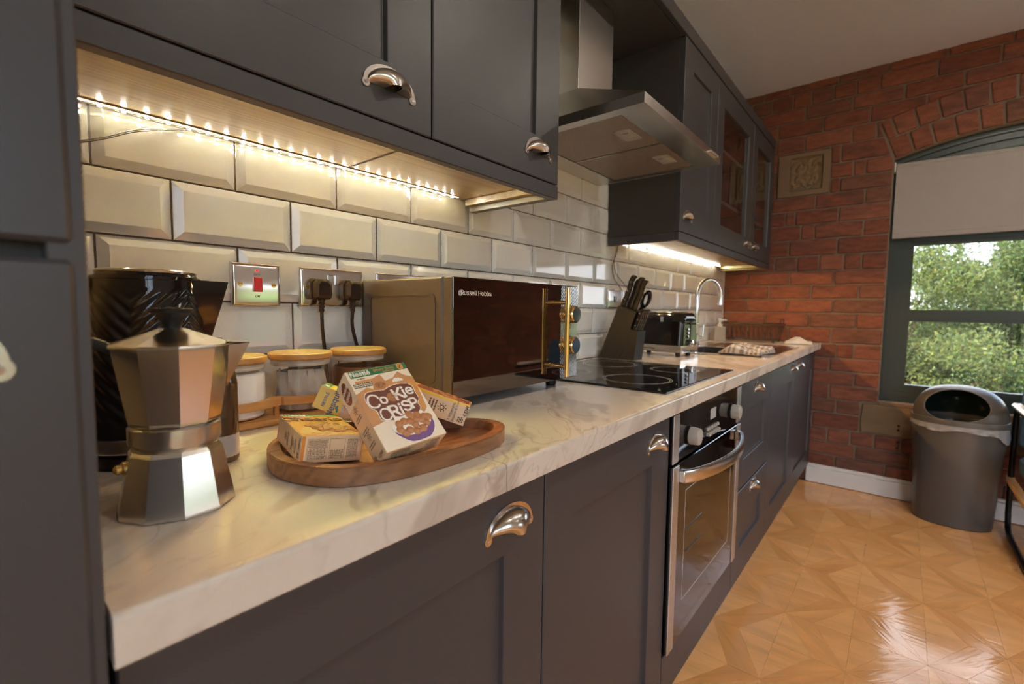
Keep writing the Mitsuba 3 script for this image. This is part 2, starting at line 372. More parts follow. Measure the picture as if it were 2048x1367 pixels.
ROWS = [
 (2.452, 2.55, [-0.192, -0.343, -0.595, -0.837]), (2.363, 2.452, [-0.129, -0.246, -0.361, -0.462, -0.574, -0.687, -0.799]),
 (2.28, 2.363, [-0.19, -0.432, -0.674, -0.91]), (2.187, 2.28, [-0.287, -0.533, -0.763]), (2.09, 2.187, [-0.282, -0.438, -0.678, -0.795]),
 (1.985, 2.09, [-0.295, -0.577, -0.63]), (1.895, 1.985, [-0.295, -0.581, -0.694, -0.756]), (1.81, 1.895, [-0.295, -0.585, -0.633]),
 (1.722, 1.81, [-0.27, -0.513, -0.759]), (1.631, 1.722, [-0.10, -0.352, -0.408, -0.636]), (1.537, 1.631, [-0.20, -0.443, -0.516, -0.761]),
 (1.436, 1.537, [-0.13, -0.381, -0.638]), (1.34, 1.436, [-0.06, -0.18, -0.306, -0.431, -0.551, -0.675, -0.763]), (1.251, 1.34, [-0.147, -0.391, -0.632]),
 (1.163, 1.251, [-0.016, -0.275, -0.516, -0.759]), (1.076, 1.163, [-0.149, -0.388, -0.636]), (0.984, 1.076, [-0.03, -0.264, -0.514, -0.757]),
 (0.889, 0.984, [-0.16, -0.403, -0.634]), (0.799, 0.889, [-0.05, -0.29, -0.53, -0.668, -0.753]), (0.716, 0.799, [-0.15, -0.39, -0.634]),
 (0.633, 0.716, [-0.03, -0.27, -0.515, -0.763]), (0.542, 0.633, [-0.15, -0.395, -0.64]), (0.455, 0.542, [-0.20, -0.44, -0.68]),
 (0.36, 0.455, [-0.08, -0.32, -0.56]), (0.272, 0.36, [-0.16, -0.40, -0.644, -0.762, -0.876, -0.998]), (0.188, 0.272, [-0.05, -0.30, -0.545, -0.789, -1.046]),
 (0.104, 0.188, [-0.20, -0.45, -0.693, -0.935]), (0.0, 0.104, [-0.1, -0.34, -0.58, -0.82])]
sector = arch_poly(0.5, RA + 0.232, -TH - 0.004, TH + 0.004, 20)
keep_out = unary_union([OPEN.buffer(0.004, join_style=2), sector, STONE.buffer(0.007, join_style=2), sbox(-0.585, 1.808, -0.298, 2.082)])
far_bricks, far_uv = [], []
def brick_piece(poly, near):
    for g in getattr(poly, 'geoms', [poly]):
        if g.geom_type != 'Polygon' or g.area < 0.0006: continue
        g = g.simplify(0.0025); pts = np.array(g.exterior.coords)[:-1]
        if near:                 # hand-made edges: corners knocked back, sides a little wavy
            out = []
            for a_, b_ in zip(pts, np.roll(pts, -1, 0)):
                L_ = np.linalg.norm(b_ - a_); d_ = (b_ - a_) / max(L_, 1e-9); n_ = np.array([d_[1], -d_[0]]); r_ = min(0.006, L_ * 0.2) * rnd.uniform(0.5, 1.2)
                sgn_ = 1.0 if Polygon(pts).exterior.is_ccw else -1.0
                for q_ in ([r_, L_ - r_] if L_ < 0.12 else [r_, L_ * rnd.uniform(0.28, 0.42), L_ * rnd.uniform(0.58, 0.75), L_ - r_]): out.append(a_ + d_ * q_ + n_ * sgn_ * rnd.uniform(-0.0026, 0.0014))
            pts = np.array(out)
        try: m = bprism(pts, 0.0090 + rnd.uniform(-0.003, 0.0035), 0.0040)
        except Exception: continue
        m = put(m, FW); uv = np.tile([rnd.random(), rnd.random()], (len(m.vertices), 1))
        if near: obj('brick', m, 'brick', 'wall_far', uv=uv, fast=True)
        else: far_bricks.append(m); far_uv.append(uv)
for z0, z1, js in ROWS:
    ys = sorted(js, reverse=True); k = 0
    if not (0.545 < z0 + 0.01 and z1 < 1.97):
        last = ys[-1]
        while last > -3.45: last -= 0.243; ys.append(last)
    else:
        ys += [-0.885, -2.015]; last = -2.015 - (0.12 if len(ys) % 2 else 0.24); ys.append(last)
        while last > -3.45: last -= 0.243; ys.append(last)
    ys = [0.155] + ys
    for a, b in zip(ys[1:], ys[:-1]):
        gap = 0.0044
        p = sbox(a + gap, z0 + gap, b - gap, min(z1 - gap, ZC)).difference(keep_out)
        if p.is_empty or p.area < 0.0008: continue
        brick_piece(p, a > -1.5)
for r0, r1, off in ((RA + 0.002, RA + 0.112, 0.0), (RA + 0.122, RA + 0.230, 0.5)):
    n = round(2 * TH * RA / 0.0895); st = 2 * TH / n
    for i in range(n + (off > 0)):
        t0 = -TH + (i - off) * st; t1 = t0 + st
        t0, t1 = max(t0, -TH), min(t1, TH)
        if t1 - t0 < 0.01: continue
        brick_piece(arch_poly(r0, r1, t0 + 0.0028, t1 - 0.0028, 4), YW + RA * math.sin(t1) > -1.75)
scene['wall_far__brick_field'] = mikit.ply(cat(far_bricks), 'brick', uv=np.vstack(far_uv)); labels['wall_far__brick_field'] = {'kind': 'stuff'}
stone = put(bprism([(-2.10, 0.365), (-0.812, 0.365), (-0.808, 0.45), (-0.815, 0.538), (-2.10, 0.540)], 0.014, 0.004), FW)
obj('sill_stone', stone, 'sandstone', 'wall_far')
obj('sill_ledge', box(XB - 0.004, XB + 0.10, -2.015, -0.885, 0.538, 0.560, 0.004), 'concrete_render', 'wall_far')
obj('screw_hole', cat([lathe([(0.0, 0), (0.006, 0.0), (0.006, 0.004)], 10) .apply_transform(frame((XB - 0.0045, -0.985, z), (0, 1, 0), (0, 0, 1), (-1, 0, 0))) for z in (0.43, 0.405, 0.335, 0.30)]), 'hole_dark', 'wall_far')

obj('baseboard_far', cat([box(XB - 0.018, XB, -3.5, -0.545, 0.004, 0.098, 0.002), box(XB - 0.012, XB, -3.5, -0.545, 0.098, 0.120, 0.005)]), 'white_paint', kind=S_)

# --- carved terracotta air vent set in the brickwork
v = thing('carved_air_vent', 'square carved stone air vent block set in the brick wall beside the wall cabinets', 'vent')
obj('surround', put(extrude(sbox(-0.578, 1.815, -0.303, 2.076).difference(sbox(-0.545, 1.842, -0.366, 2.052)), 0.020), FW), 'concrete_render', v)
def relief(U, V):
    u, w = (U + 0.4555) / 0.0895, (V - 1.947) / 0.105; a = np.abs(u)
    r = np.hypot(a - 0.48, w - 0.42); r2 = np.hypot(a - 0.48, w + 0.45); r3 = np.hypot(a, w * 0.8)
    h = 0.5 + 0.5 * np.cos(r * 16 + np.arctan2(w - 0.42, a - 0.48) * 2)
    h2 = 0.5 + 0.5 * np.cos(r2 * 15 - np.arctan2(w + 0.45, a - 0.48) * 3)
    h3 = 0.5 + 0.5 * np.cos(r3 * 13)
    k = np.where(w > 0, h, h2) * 0.6 + h3 * 0.4 + 0.5 * meshkit.fbm(np.stack([U * 90, V * 90, U * 0], -1), 3)
    h = 0.002 + 0.0085 * k * np.clip((1 - np.maximum(np.abs(u), np.abs(w))) * 9, 0, 1) + 0.010 * (np.maximum(np.abs(u), np.abs(w)) > 0.93)
    hole = np.hypot((a - 0.20 - 0.35 * (w + 0.80)) / 0.15, (w + 0.80) / 0.13) < 1
    return np.stack([U, V, np.where(hole, -0.012, h)], -1)
obj('carved_panel', put(grid_mesh(relief, np.linspace(-0.546, -0.365, 90), np.linspace(1.841, 2.053, 100)), FW), 'sandstone', v, smooth=True)
obj('opening', put(cat([extrude(affinity.scale(Point(-0.4555 + s * 0.019, 1.864).buffer(0.012), 1.0, 1.0), 0.001, -0.0095) for s in (-1, 1)]), FW), 'hole_dark', v)

# --- window: painted frame, sash, panes, roller blind
w1 = 'window_1'; THINGS.add(w1); labels[w1] = {'kind': S_}
FG = frame((3.305, 0, 0), (0, 1, 0), (0, 0, 1), (-1, 0, 0))
obj('frame', put(cat([extrude(OPEN.buffer(0.02, join_style=2).difference(opening(0.062)), 0.09, -0.09), extrude(OPEN.difference(opening(0.030)), 0.012)]), FG), 'window_paint', w1)
sash = sbox(-1.955, 0.618, -0.945, 1.535)
lights_ = [sbox(-1.902, 0.662, -0.998, 1.033), sbox(-1.902, 1.100, -0.998, 1.470)]
obj('sash', put(cat([extrude(sash.difference(unary_union(lights_)), 0.05, -0.065), extrude(sash.difference(unary_union([l.buffer(0.018, join_style=2) for l in lights_])), 0.008, -0.015)]), FG), 'window_paint', w1)
top = opening(0.058).intersection(sbox(-3, 1.535, 0, 3)); topin = opening(0.100).intersection(sbox(-3, 1.575, 0, 3))
obj('arch_sash', put(extrude(top.difference(topin), 0.05, -0.065), FG), 'window_paint', w1)
for i, l in enumerate(lights_ + [topin]):
    q = np.array(l.buffer(0.006, join_style=2).exterior.coords)[:-1]; n = len(q)
    m = trimesh.Trimesh(np.c_[np.full(n, 3.348), q], [[0, i_, i_ + 1] for i_ in range(1, n - 1)], process=False)
    obj('pane', m, 'pane', w1)
v = thing('roller_blind', 'half lowered beige grey roller blind in the arched window opening', 'blind')
obj('cloth', cat([box(3.258, 3.2605, -1.995, -0.897, 1.535, 1.918), ]), 'blind_fabric', v)
obj('roll', tube([(3.272, -1.995, 1.917), (3.272, -0.897, 1.917)], 0.0165, 20), 'blind_fabric', v, smooth=40)
obj('bottom_bar', box(3.254, 3.2645, -1.995, -0.896, 1.508, 1.536, 0.003), 'blind_fabric', v)
for y0, y1 in ((-0.893, -0.887), (-2.012, -2.002)): obj('bracket', box(3.25, 3.30, y0, y1, 1.885, 1.940, 0.001), 'white_paint', v)

# --- the walls across the room and behind the camera, with the windows that let the daylight in
YR = -3.5
def far_window(wall, Fr, o, n):
    wn = f'window_{n}'; THINGS.add(wn); labels[wn] = {'kind': S_}; x0, z0, x1, z1 = o.bounds; xm = (x0 + x1) / 2
    ins = unary_union([sbox(x0 + 0.05, z0 + 0.05, xm - 0.03, z1 - 0.05), sbox(xm + 0.03, z0 + 0.05, x1 - 0.05, z1 - 0.05)])
    obj('frame', put(extrude(o.difference(ins), 0.05, 0.03), Fr), 'window_paint', wn)
    obj('pane', put(trimesh.Trimesh([[x0 + .02, z0 + .02, 0.055], [x1 - .02, z0 + .02, 0.055], [x1 - .02, z1 - .02, 0.055], [x0 + .02, z1 - .02, 0.055]], [[0, 1, 2], [0, 2, 3]], process=False), Fr), 'pane', wn)
WR = frame((0, YR, 0), (1, 0, 0), (0, 0, 1), (0, -1, 0))
ops = [sbox(-1.55, 0.30, -0.15, 2.25), sbox(-3.3, 0.30, -1.9, 2.25), sbox(1.35, 0.55, 2.25, 1.27)]
obj('wall_right', put(extrude(sbox(-3.6, -0.02, 3.4, ZC).difference(unary_union(ops)), 0.12), WR), 'white_paint', kind=S_)
for i, o in enumerate(ops): far_window('wall_right', WR, o, i + 2)
WN = frame((-3.5, 0, 0), (0, 1, 0), (0, 0, 1), (-1, 0, 0))
opn = sbox(-3.38, 0.30, -2.33, 2.30)
obj('wall_near', put(extrude(sbox(-3.7, -0.02, 0.01, ZC).difference(opn), 0.12), WN), 'white_paint', kind=S_)

far_window("wall_near", WN, opn, 5)

# --- parquet-patterned floor: wedge boards meeting in stars, each its own board
obj('floor', box(-3.6, 3.4, -3.6, 0.16, -0.06, -0.0012), 'carcass_dark', kind=S_)
DX, DY, OX, OY = 0.200, 0.1925, 1.4265, -0.893
stuff_m, stuff_uv = [], []
def board(pts, tone, ang):
    P = np.array(pts, float); c = P.mean(0); P = c + (P - c) * (1 - 0.0006 / np.maximum(np.linalg.norm(P - c, axis=1, keepdims=True), 1e-6))
    m = bprism(P, 0.0050, 0.0003, -0.0050)
    uv = np.tile([tone, (ang / (2 * PI)) % 1.0], (len(m.vertices), 1))
    vis = 0.85 < c[0] < 3.22 and -1.52 < c[1] < -0.49
    if vis: obj('board', m, 'floor_wood', 'floor', uv=uv, fast=True)
    else: stuff_m.append(m); stuff_uv.append(uv)
for i in range(-25, 10):
    for j in range(-20, 6):
        x0, y0 = OX + i * DX, OY + j * DY
        if x0 < -3.5 or x0 > 3.22 or y0 < -3.5 or y0 > -0.31: continue
        x1, y1 = x0 + DX, y0 + DY
        if (i + j) % 2 == 0: A, B, C1, C2 = (x0, y0), (x1, y1), (x1, y0), (x0, y1)
        else: A, B, C1, C2 = (x1, y0), (x0, y1), (x0, y0), (x1, y1)
        for C, (Pa, Pb) in ((C1, (A, B)), (C2, (B, A))):
            M_ = tuple(np.array(Pb) * 0.55 + np.array(C) * 0.45)      # wedge beside the diagonal, then the rest
            d1 = math.atan2(Pb[1] - Pa[1], Pb[0] - Pa[0]); d2 = math.atan2(C[1] - Pb[1], C[0] - Pb[0])
            N_ = tuple(np.array(Pa) * 0.30 + np.array(C) * 0.70)
            board((Pa, Pb, M_), rnd.uniform(0.05, 0.55), d1)
            board((Pa, M_, C), rnd.uniform(0.35, 0.85), d2)
scene['floor__board_field'] = mikit.ply(cat(stuff_m), 'floor_wood', uv=np.vstack(stuff_uv)); labels['floor__board_field'] = {'kind': 'stuff'}

# --- outside: ground and trees
obj('lawn', box(3.8, 90, -60, 60, -5.2, -5.0), 'grass_ground', kind=S_)
def tree(loc, crown, n, leaf, seed, lab, light=1.0, blobs=70, hue=0.0):
    g = np.random.default_rng(seed); cx, cy, cz = loc; rx, ry, rz = crown
    t = thing('tree', lab, 'tree')
    d = g.normal(size=(blobs, 3)); d /= np.linalg.norm(d, axis=1, keepdims=True)
    bc = d * (g.random((blobs, 1)) ** 0.45) * np.array([rx, ry, rz]) * 0.86 + np.array([cx, cy, cz]); br = g.uniform(0.14, 0.30, blobs) * min(rx, ry)
    k = g.integers(0, blobs, n); e = g.normal(size=(n, 3)); e /= np.linalg.norm(e, axis=1, keepdims=True)
    c = bc[k] + e * br[k, None] * g.uniform(0.55, 1.12, (n, 1)) * np.array([1.15, 1.15, 0.8])
    u = g.normal(size=(n, 3)); u[:, 2] -= 0.35; u /= np.linalg.norm(u, axis=1, keepdims=True)
    w = np.cross(u, g.normal(size=(n, 3))); w /= np.linalg.norm(w, axis=1, keepdims=True)
    s = leaf * g.uniform(0.7, 1.3, (n, 1)); bend = np.cross(u, w) * s * 0.18
    V = np.stack([c - u * s, c + w * s * 0.42 + bend, c + u * s, c - w * s * 0.42 + bend], 1).reshape(-1, 3)
    b = np.arange(n)[:, None] * 4; F = np.vstack([b + [0, 1, 2], b + [0, 2, 3]])
    base = np.array([0.115, 0.162, 0.062]) * light; var = g.uniform(0.6, 1.35, (n, 1)) * (0.8 + 0.4 * g.random((blobs, 1))[k])
    col = base * var * np.stack([1 + hue + g.normal(0, 0.12, n), np.ones(n), 1 + g.normal(0, 0.2, n)], 1)
    scene[t + '__foliage'] = mikit.ply(trimesh.Trimesh(V, F, process=False), 'leaf', color=np.repeat(np.clip(col, 0.01, 0.8), 4, 0)); labels[t + '__foliage'] = {'kind': 'stuff'}
    tr = [(cx + 0.15, cy, -5.0), (cx, cy + 0.1, cz - rz), (cx - 0.1, cy, cz), (cx, cy + 0.05, cz + rz * 0.8)]
    obj('trunk', tube(spline(tr, 6), np.linspace(0.20, 0.03, 19), 8), 'trunk_bark', t)
    br_ = []
    for q in g.permutation(blobs)[:22]:
        z = cz + (bc[q, 2] - cz) * 0.5 - rz * 0.25; a = np.array([cx, cy, z])
        br_.append(tube(spline([a, (a + bc[q]) / 2 + [0, 0, 0.15], bc[q]], 4), np.linspace(0.05, 0.012, 9), 5))
    obj('branch', cat(br_), 'trunk_bark', t, kind='stuff')
tree((11.5, -0.9, -0.2), (1.9, 2.1, 3.35), 90000, 0.038, 1, 'leafy light green tree in front of the left half of the window', 1.15, 90, 0.12)
tree((11.0, -3.4, -2.0), (1.9, 1.9, 3.0), 90000, 0.034, 2, 'dense willow-like bush filling the lower right window panes', 0.85, 90, -0.12)
tree((13.8, -3.0, 0.75), (2.0, 2.1, 2.7), 90000, 0.040, 3, 'paler tree with a bare trunk showing behind the right of the upper pane', 0.95, 110, 0.02)
tree((9.6, -1.9, -3.2), (1.7, 2.3, 2.9), 90000, 0.032, 4, 'low dense green bush across the bottom of the window', 0.9, 90, -0.1)
tree((13.0, 2.4, -0.8), (2.0, 2.2, 3.4), 26000, 0.075, 5, 'broad green tree at the far left behind the brick pier', 1.0, 60, 0.05)
tree((12.0, -7.5, -2.6), (2.2, 2.4, 3.0), 26000, 0.075, 6, 'rounded green tree beyond the right end of the window', 0.9, 60, 0.0)

# ================================================================ fitted kitchen
YB, YU = -0.560, -0.305          # front planes of the base doors and of the wall doors
def cup_handle(parent, cx, y, cz, a=0.043, h=0.030, dep=0.026):
    th = np.linspace(0, PI, 21); ph = np.linspace(0, PI / 2, 9)
    def shell(s):
        def fn(U, V):
            r = np.cos(V) ** 0.85
            return np.stack([cx + (a - s) * np.cos(U) * (0.25 + 0.75 * r) , y - 0.001 - (dep - s) * np.sin(V) ** 0.9 * np.sin(U) ** 0.55, cz + (h - s) * np.sin(U) * np.cos(V) ** 0.75], -1)
        return grid_mesh(fn, th, ph)
    outer, inner = shell(0), shell(0.0014)
    t2 = np.linspace(-0.02, PI + 0.02, 25)
    fl = Polygon([((a + 0.007) * math.cos(q), (h + 0.006) * math.sin(q)) for q in t2] + [((a - 0.002) * math.cos(q), (h - 0.002) * math.sin(q)) for q in t2[::-1]]).buffer(0)
    fl = unary_union([fl, Point(a + 0.002, -0.002).buffer(0.0068), Point(-a - 0.002, -0.002).buffer(0.0068)])
    F = frame((cx, y, cz), (1, 0, 0), (0, 0, 1), (0, -1, 0))
    k = obj('handle', cat([outer, inner, put(extrude(fl, 0.0022), F)]), 'nickel', parent, smooth=35, label='brushed metal cup handle')
    for s in (-1, 1): obj('screw', put(lathe([(0.0, 0.0034), (0.0026, 0.0030), (0.003, 0.0020)], 12, (s * (a + 0.002), -0.002, 0)), F), 'steel_smooth', k)
    return k
def shaker(parent, x0, x1, z0, z1, y, handle=None, st=0.091, rt=0.093, glass=False, name='door', th=0.02, stl=None):
    g = 0.0016; x0, x1, z0, z1 = x0 + g, x1 - g, z0 + g, z1 - g; stl = st if stl is None else stl; b, e, dp = 0.0016, 0.0045, 0.0085
    def ring(l, r_, bt, t, yy): return [[x0 + l, yy, z0 + bt], [x1 - r_, yy, z0 + bt], [x1 - r_, yy, z1 - t], [x0 + l, yy, z1 - t]]
    R = [ring(0, 0, 0, 0, y + th), ring(0, 0, 0, 0, y + b), ring(b, b, b, b, y), ring(stl, st, rt, rt, y), ring(stl + 0.0012, st + 0.0012, rt + 0.0012, rt + 0.0012, y + 0.0012),
         ring(stl + e - 0.001, st + e - 0.001, rt + e - 0.001, rt + e - 0.001, y + dp - 0.0004), ring(stl + e, st + e, rt + e, rt + e, y + (dp if not glass else th))]
    if glass: R.append(ring(0, 0, 0, 0, y + th))
    f = []
    for q in range(len(R) - 1):
        for k in range(4):
            a, c = q * 4 + k, q * 4 + (k + 1) % 4; f += [[a, c, c + 4], [a, c + 4, a + 4]]
    d = obj(name, trimesh.Trimesh(np.array(R).reshape(-1, 3), f, process=False), 'paint_dark', parent)
    if glass:
        yy = y + 0.012
        obj('pane', trimesh.Trimesh([[x0 + st + .002, yy, z0 + rt + .002], [x1 - st - .002, yy, z0 + rt + .002], [x1 - st - .002, yy, z1 - rt - .002], [x0 + st + .002, yy, z1 - rt - .002]], [[0, 1, 2], [0, 2, 3]], process=False), 'pane', d)
    else:
        obj('panel', box(x0 + stl + e - .0005, x1 - st - e + .0005, y + dp, y + th, z0 + rt + e - .0005, z1 - rt - e + .0005), 'paint_dark', d)
    if handle: cup_handle(d, handle[0], y, handle[1])
    return d
ZT, ZB = 0.832, 0.126            # door tops and bottoms of the base units
BASE = [('dark grey shaker base cabinet nearest the tall unit, under the coffee pot and tray', -0.188, 0.322, (0.238, 0.772)),
        ('dark grey shaker base cabinet between the mitred worktop joint and the oven', 0.322, 0.824, (0.748, 0.772)),
        ('dark grey shaker sink cabinet beside the two-drawer unit', 1.934, 2.518, (2.43, 0.788)),
        ('last dark grey shaker base cabinet, touching the brick wall', 2.518, 3.195, (2.62, 0.790))]
for lab, x0, x1, hd in BASE:
    c = thing('base_cabinet', lab, 'cabinet', 'shaker base cabinets under the worktop')
    obj('body', box(x0 + .002, x1 - .002, YB + 0.022, -0.012, ZB, (min(zt(x0), zt(x1)) - 0.0395) if abs(x0 - 1.934) > 0.01 else 0.70), 'carcass_dark', c)
    shaker(c, x0, x1, ZB, ZT, YB, hd, stl=0.022 if x0 < 0 else None)
c = thing('drawer_cabinet', 'dark grey base unit with two shaker drawer fronts right of the oven', 'cabinet')
obj('body', box(1.434, 1.932, YB + 0.022, -0.012, ZB, zt(1.43) - 0.0395), 'carcass_dark', c)
shaker(c, 1.432, 1.934, 0.452, ZT, YB, (1.695, 0.785), name='drawer', rt=0.100)
shaker(c, 1.432, 1.934, ZB, 0.448, YB, (1.695, 0.410), name='drawer', rt=0.100)
pl = thing('plinth', 'dark grey plinth board running along the floor under the base cabinets', 'plinth')
obj('board', box(-0.19, 1.62, -0.512, -0.495, 0.0, ZB - 0.003), 'paint_dark', pl); obj('board', box(1.622, 3.20, -0.512, -0.495, 0.0, ZB - 0.003), 'paint_dark', pl)
for x in (0.0, 0.3, 0.8, 1.45, 1.9, 2.5, 3.1): obj('foot', lathe([(0.018, 0), (0.018, 0.12)], 12, (x, -0.40, 0.002)), 'black_plastic', pl)

# worktop in two lengths
def worktop(x0, x1):
    yf, yb, h, r = -0.583, -0.0065, 0.038, 0.006
    prof = [(yb, 0), (yb, -h), (yf + 0.002, -h), (yf, -h + 0.002)] + [(yf + r - r * math.cos(a), -r + r * math.sin(a)) for a in np.linspace(0, PI / 2, 7)]
    P = Polygon(prof); m = extrude(P, 1.0)
    v = m.vertices.copy(); x = x0 + (x1 - x0) * v[:, 2]
    m.vertices = np.c_[x, v[:, 0], v[:, 1] + 0.8755 + 0.0040 * (x + 0.19)]; return m
for i, (x0, x1, lab) in enumerate(((-0.190, 0.2034, 'marble-patterned worktop length under the coffee pot, left of the joint'), (0.2044, 3.222, 'long marble-patterned worktop from the joint past the hob to the sink'))):
    wt_m = worktop(x0, x1)
    if i == 1: wt_m = wt_m.difference(box(1.960, 2.350, -0.495, -0.110, 0.7, 1.0), engine='manifold')
    k = obj('worktop', wt_m, 'marble', smooth=30, label=lab, cat='worktop', group='marble-patterned worktop lengths')
    if i == 1: obj('end_strip', box(3.218, 3.2255, -0.585, -0.30, zt(3.22) - 0.040, zt(3.22) - 0.0005, 0.002), 'white_paint', k)

# tall unit at the left
tu = thing('tall_cabinet', 'tall dark grey cabinet at the left edge with a split door', 'cabinet')
obj('side_panel', box(-0.211, -0.1930, -0.5800, -0.012, 0.0, 2.35, 0.001), 'paint_dark', tu)
obj('body', box(-0.80, -0.2112, -0.562, -0.012, 0.08, 2.34), 'carcass_dark', tu)
d = obj('door', box(-0.80, -0.1992, -0.5835, -0.563, 1.1135, 2.34, 0.003), 'paint_dark', tu)
d = obj('door', box(-0.80, -0.1992, -0.5835, -0.563, 0.10, 1.1040, 0.003), 'paint_dark', tu)
cup_handle(d, -0.2790, -0.5835, 1.043, a=0.044)

# wall units
UB, UT = 1.378, 2.085
WALL = [('dark grey shaker wall cabinet above the kettle, wider door of the left pair', -0.190, 0.3155, (0.226, 1.430), 0),
        ('dark grey shaker wall cabinet above the microwave, narrower door beside the cooker hood', 0.3155, 0.7135, (0.632, 1.432), 0),
        ('dark grey solid-door wall cabinet right of the cooker hood', 1.520, 1.927, (1.60, 1.432), 0),
        ('glass-fronted dark grey wall cabinet beside the solid-door cabinet', 1.927, 2.56, (2.49, 1.43), 1),
        ('glass-fronted dark grey wall cabinet at the end by the brick wall', 2.56, 3.075, (2.66, 1.43), 1)]
for lab, x0, x1, hd, gl in WALL:
    c = thing('wall_cabinet', lab, 'cabinet', 'shaker wall cabinets')
    t = 0.016; yb = -0.006; y0 = YU + 0.021
    ends = [x0 + .0005, x1 - .0005]
    obj('body', cat([box(ends[0], ends[0] + 0.0028, y0, yb, UB, UT, .0004), box(ends[1] - 0.0028, ends[1], y0, yb, UB, UT, .0004), box(ends[0], ends[0] + t, y0, yb, UB + t, UT, .0006), box(ends[1] - t, ends[1], y0, yb, UB + t, UT, .0006), box(ends[0] + t, ends[1] - t, y0, yb, UT - t, UT), box(ends[0] + t, ends[1] - t, yb - 0.012, yb, UB + t, UT - t)]), 'carcass_dark' if not gl else 'paint_dark', c)
    obj('base_panel', box(ends[0] + 0.0030, ends[1] - 0.0030, y0, yb, UB, UB + t - .0003, .0006), 'underside_panel', c)
    shaker(c, x0, x1, UB, UT, YU, hd, glass=bool(gl))
    if gl:
        for zs in (1.60, 1.84): obj('shelf', box(ends[0] + t, ends[1] - t, y0 + .02, yb - 0.013, zs, zs + 0.016), 'paint_dark', c)
co = thing('cornice', 'dark grey cornice board running over the wall cabinets and the cooker hood', 'cornice')
obj('front_board', box(-0.19, 3.078, YU - 0.004, YU + 0.016, UT + .0005, 2.136, 0.002), 'paint_dark', co)
obj('bridging_panel', box(0.690, 1.545, YU + 0.0165, -0.006, UT + .0003, UT + 0.018), 'carcass_dark', co)
for n_, (x0, x1, e0, e1, lab) in enumerate(((-0.190, 0.7135, False, True, 'dark grey light rail under the left wall cabinets, scratched along its edge'), (1.520, 3.075, True, True, 'dark grey light rail under the right wall cabinets'))):
    r = thing('light_rail', lab, 'rail', 'light rails under the wall cabinets')
    obj('front_rail', box(x0, x1, YU, YU + 0.020, 1.345, UB - 0.0010, 0.0015), 'paint_dark', r)
    obj('inner_bead', box(x0, x1, YU + 0.020, YU + 0.034, 1.3655, UB - 0.0005, 0.001), 'paint_dark', r)
    if e0: obj('end_rail', box(x0, x0 + 0.020, YU + 0.020, -0.007, 1.345, UB - 0.0005, 0.0015), 'paint_dark', r)
    if e1:
        obj('end_rail', box(x1 - 0.020, x1, YU + 0.020, -0.020, 1.345, UB - 0.0005, 0.0015), 'paint_dark', r)
        obj('inner_bead', box(x1 - 0.038, x1 - 0.020, YU + 0.034, -0.020, 1.360, UB - 0.0005, 0.001), 'underside_panel', r)

# LED strips under the wall units (the lamps of the worktop)
for i, (x0, x1, yy, sp, lab) in enumerate(((-0.133, 0.642, -0.0285, 0.0285, 'glowing warm LED strip under the left wall cabinets along the tiles'), (1.692, 2.99, -0.0335, 0.0167, 'glowing warm LED strip under the right wall cabinets above the sink'))):
    L = thing('led_strip', lab, 'light', 'LED strips under the wall cabinets')
    obj('tape', box(x0, x1, yy - 0.004, yy + 0.004, UB - 0.0022, UB - 0.0003), 'light_wood', L)
    obj('diffuser', box(x0, x1, yy - 0.0022, yy + 0.0022, UB - 0.0030, UB - 0.0021), 'white_paint', L, emitter={'type': 'area', 'radiance': {'type': 'rgb', 'value': [STRIP_L * c_ for c_ in (1.0, 0.72, 0.30)]}})
    xs = np.arange(x0 + 0.012, x1 - 0.004, sp); ms = []
    for x in xs:
        q = box(x - 0.0026, x + 0.0026, yy - 0.0026, yy + 0.0026, UB - 0.0062, UB - 0.0023); ms.append(q)
    k = obj('led_chip', cat(ms), 'white_paint', L, kind='stuff', emitter={'type': 'area', 'radiance': {'type': 'rgb', 'value': [LED_L * (1.0 if i == 0 else 0.13) * c_ for c_ in LED_RGB]}})

# cooker hood
h = thing('cooker_hood', 'stainless steel chimney cooker hood between the wall cabinets', 'cooker hood')
HX0, HX1, HY, HZ0, HZ1 = 0.830, 1.432, -0.468, 1.572, 1.598
CX0, CX1, CY, CZ0 = 1.028, 1.243, -0.157, 1.763
flange = cat([box(HX0, HX1, HY, HY + 0.003, HZ0, HZ1, .0005), box(HX0, HX0 + .003, HY, -0.007, HZ0, HZ1, .0005), box(HX1 - .003, HX1, HY, -0.007, HZ0, HZ1, .0005)])
b4 = np.array([[HX0, HY, HZ1], [HX1, HY, HZ1], [HX1, -0.007, HZ1], [HX0, -0.007, HZ1]]); t4 = np.array([[CX0, CY, CZ0], [CX1, CY, CZ0], [CX1, -0.007, CZ0], [CX0, -0.007, CZ0]])
can = trimesh.Trimesh(np.vstack([b4, t4]), [f for i in range(4) for f in ([i, (i + 1) % 4, (i + 1) % 4 + 4], [i, (i + 1) % 4 + 4, i + 4])], process=False)
obj('canopy', cat([flange, can]), 'steel', h)
und = sbox(HX0 + .002, HY + .002, HX1 - .002, -0.008); f1, f2 = sbox(0.866, -0.388, 1.122, -0.090), sbox(1.132, -0.388, 1.398, -0.090)
obj('underside', extrude(und.difference(unary_union([f1.buffer(.002, join_style=2), f2.buffer(.002, join_style=2)])), 0.004, HZ0 + 0.0005), 'steel', h)
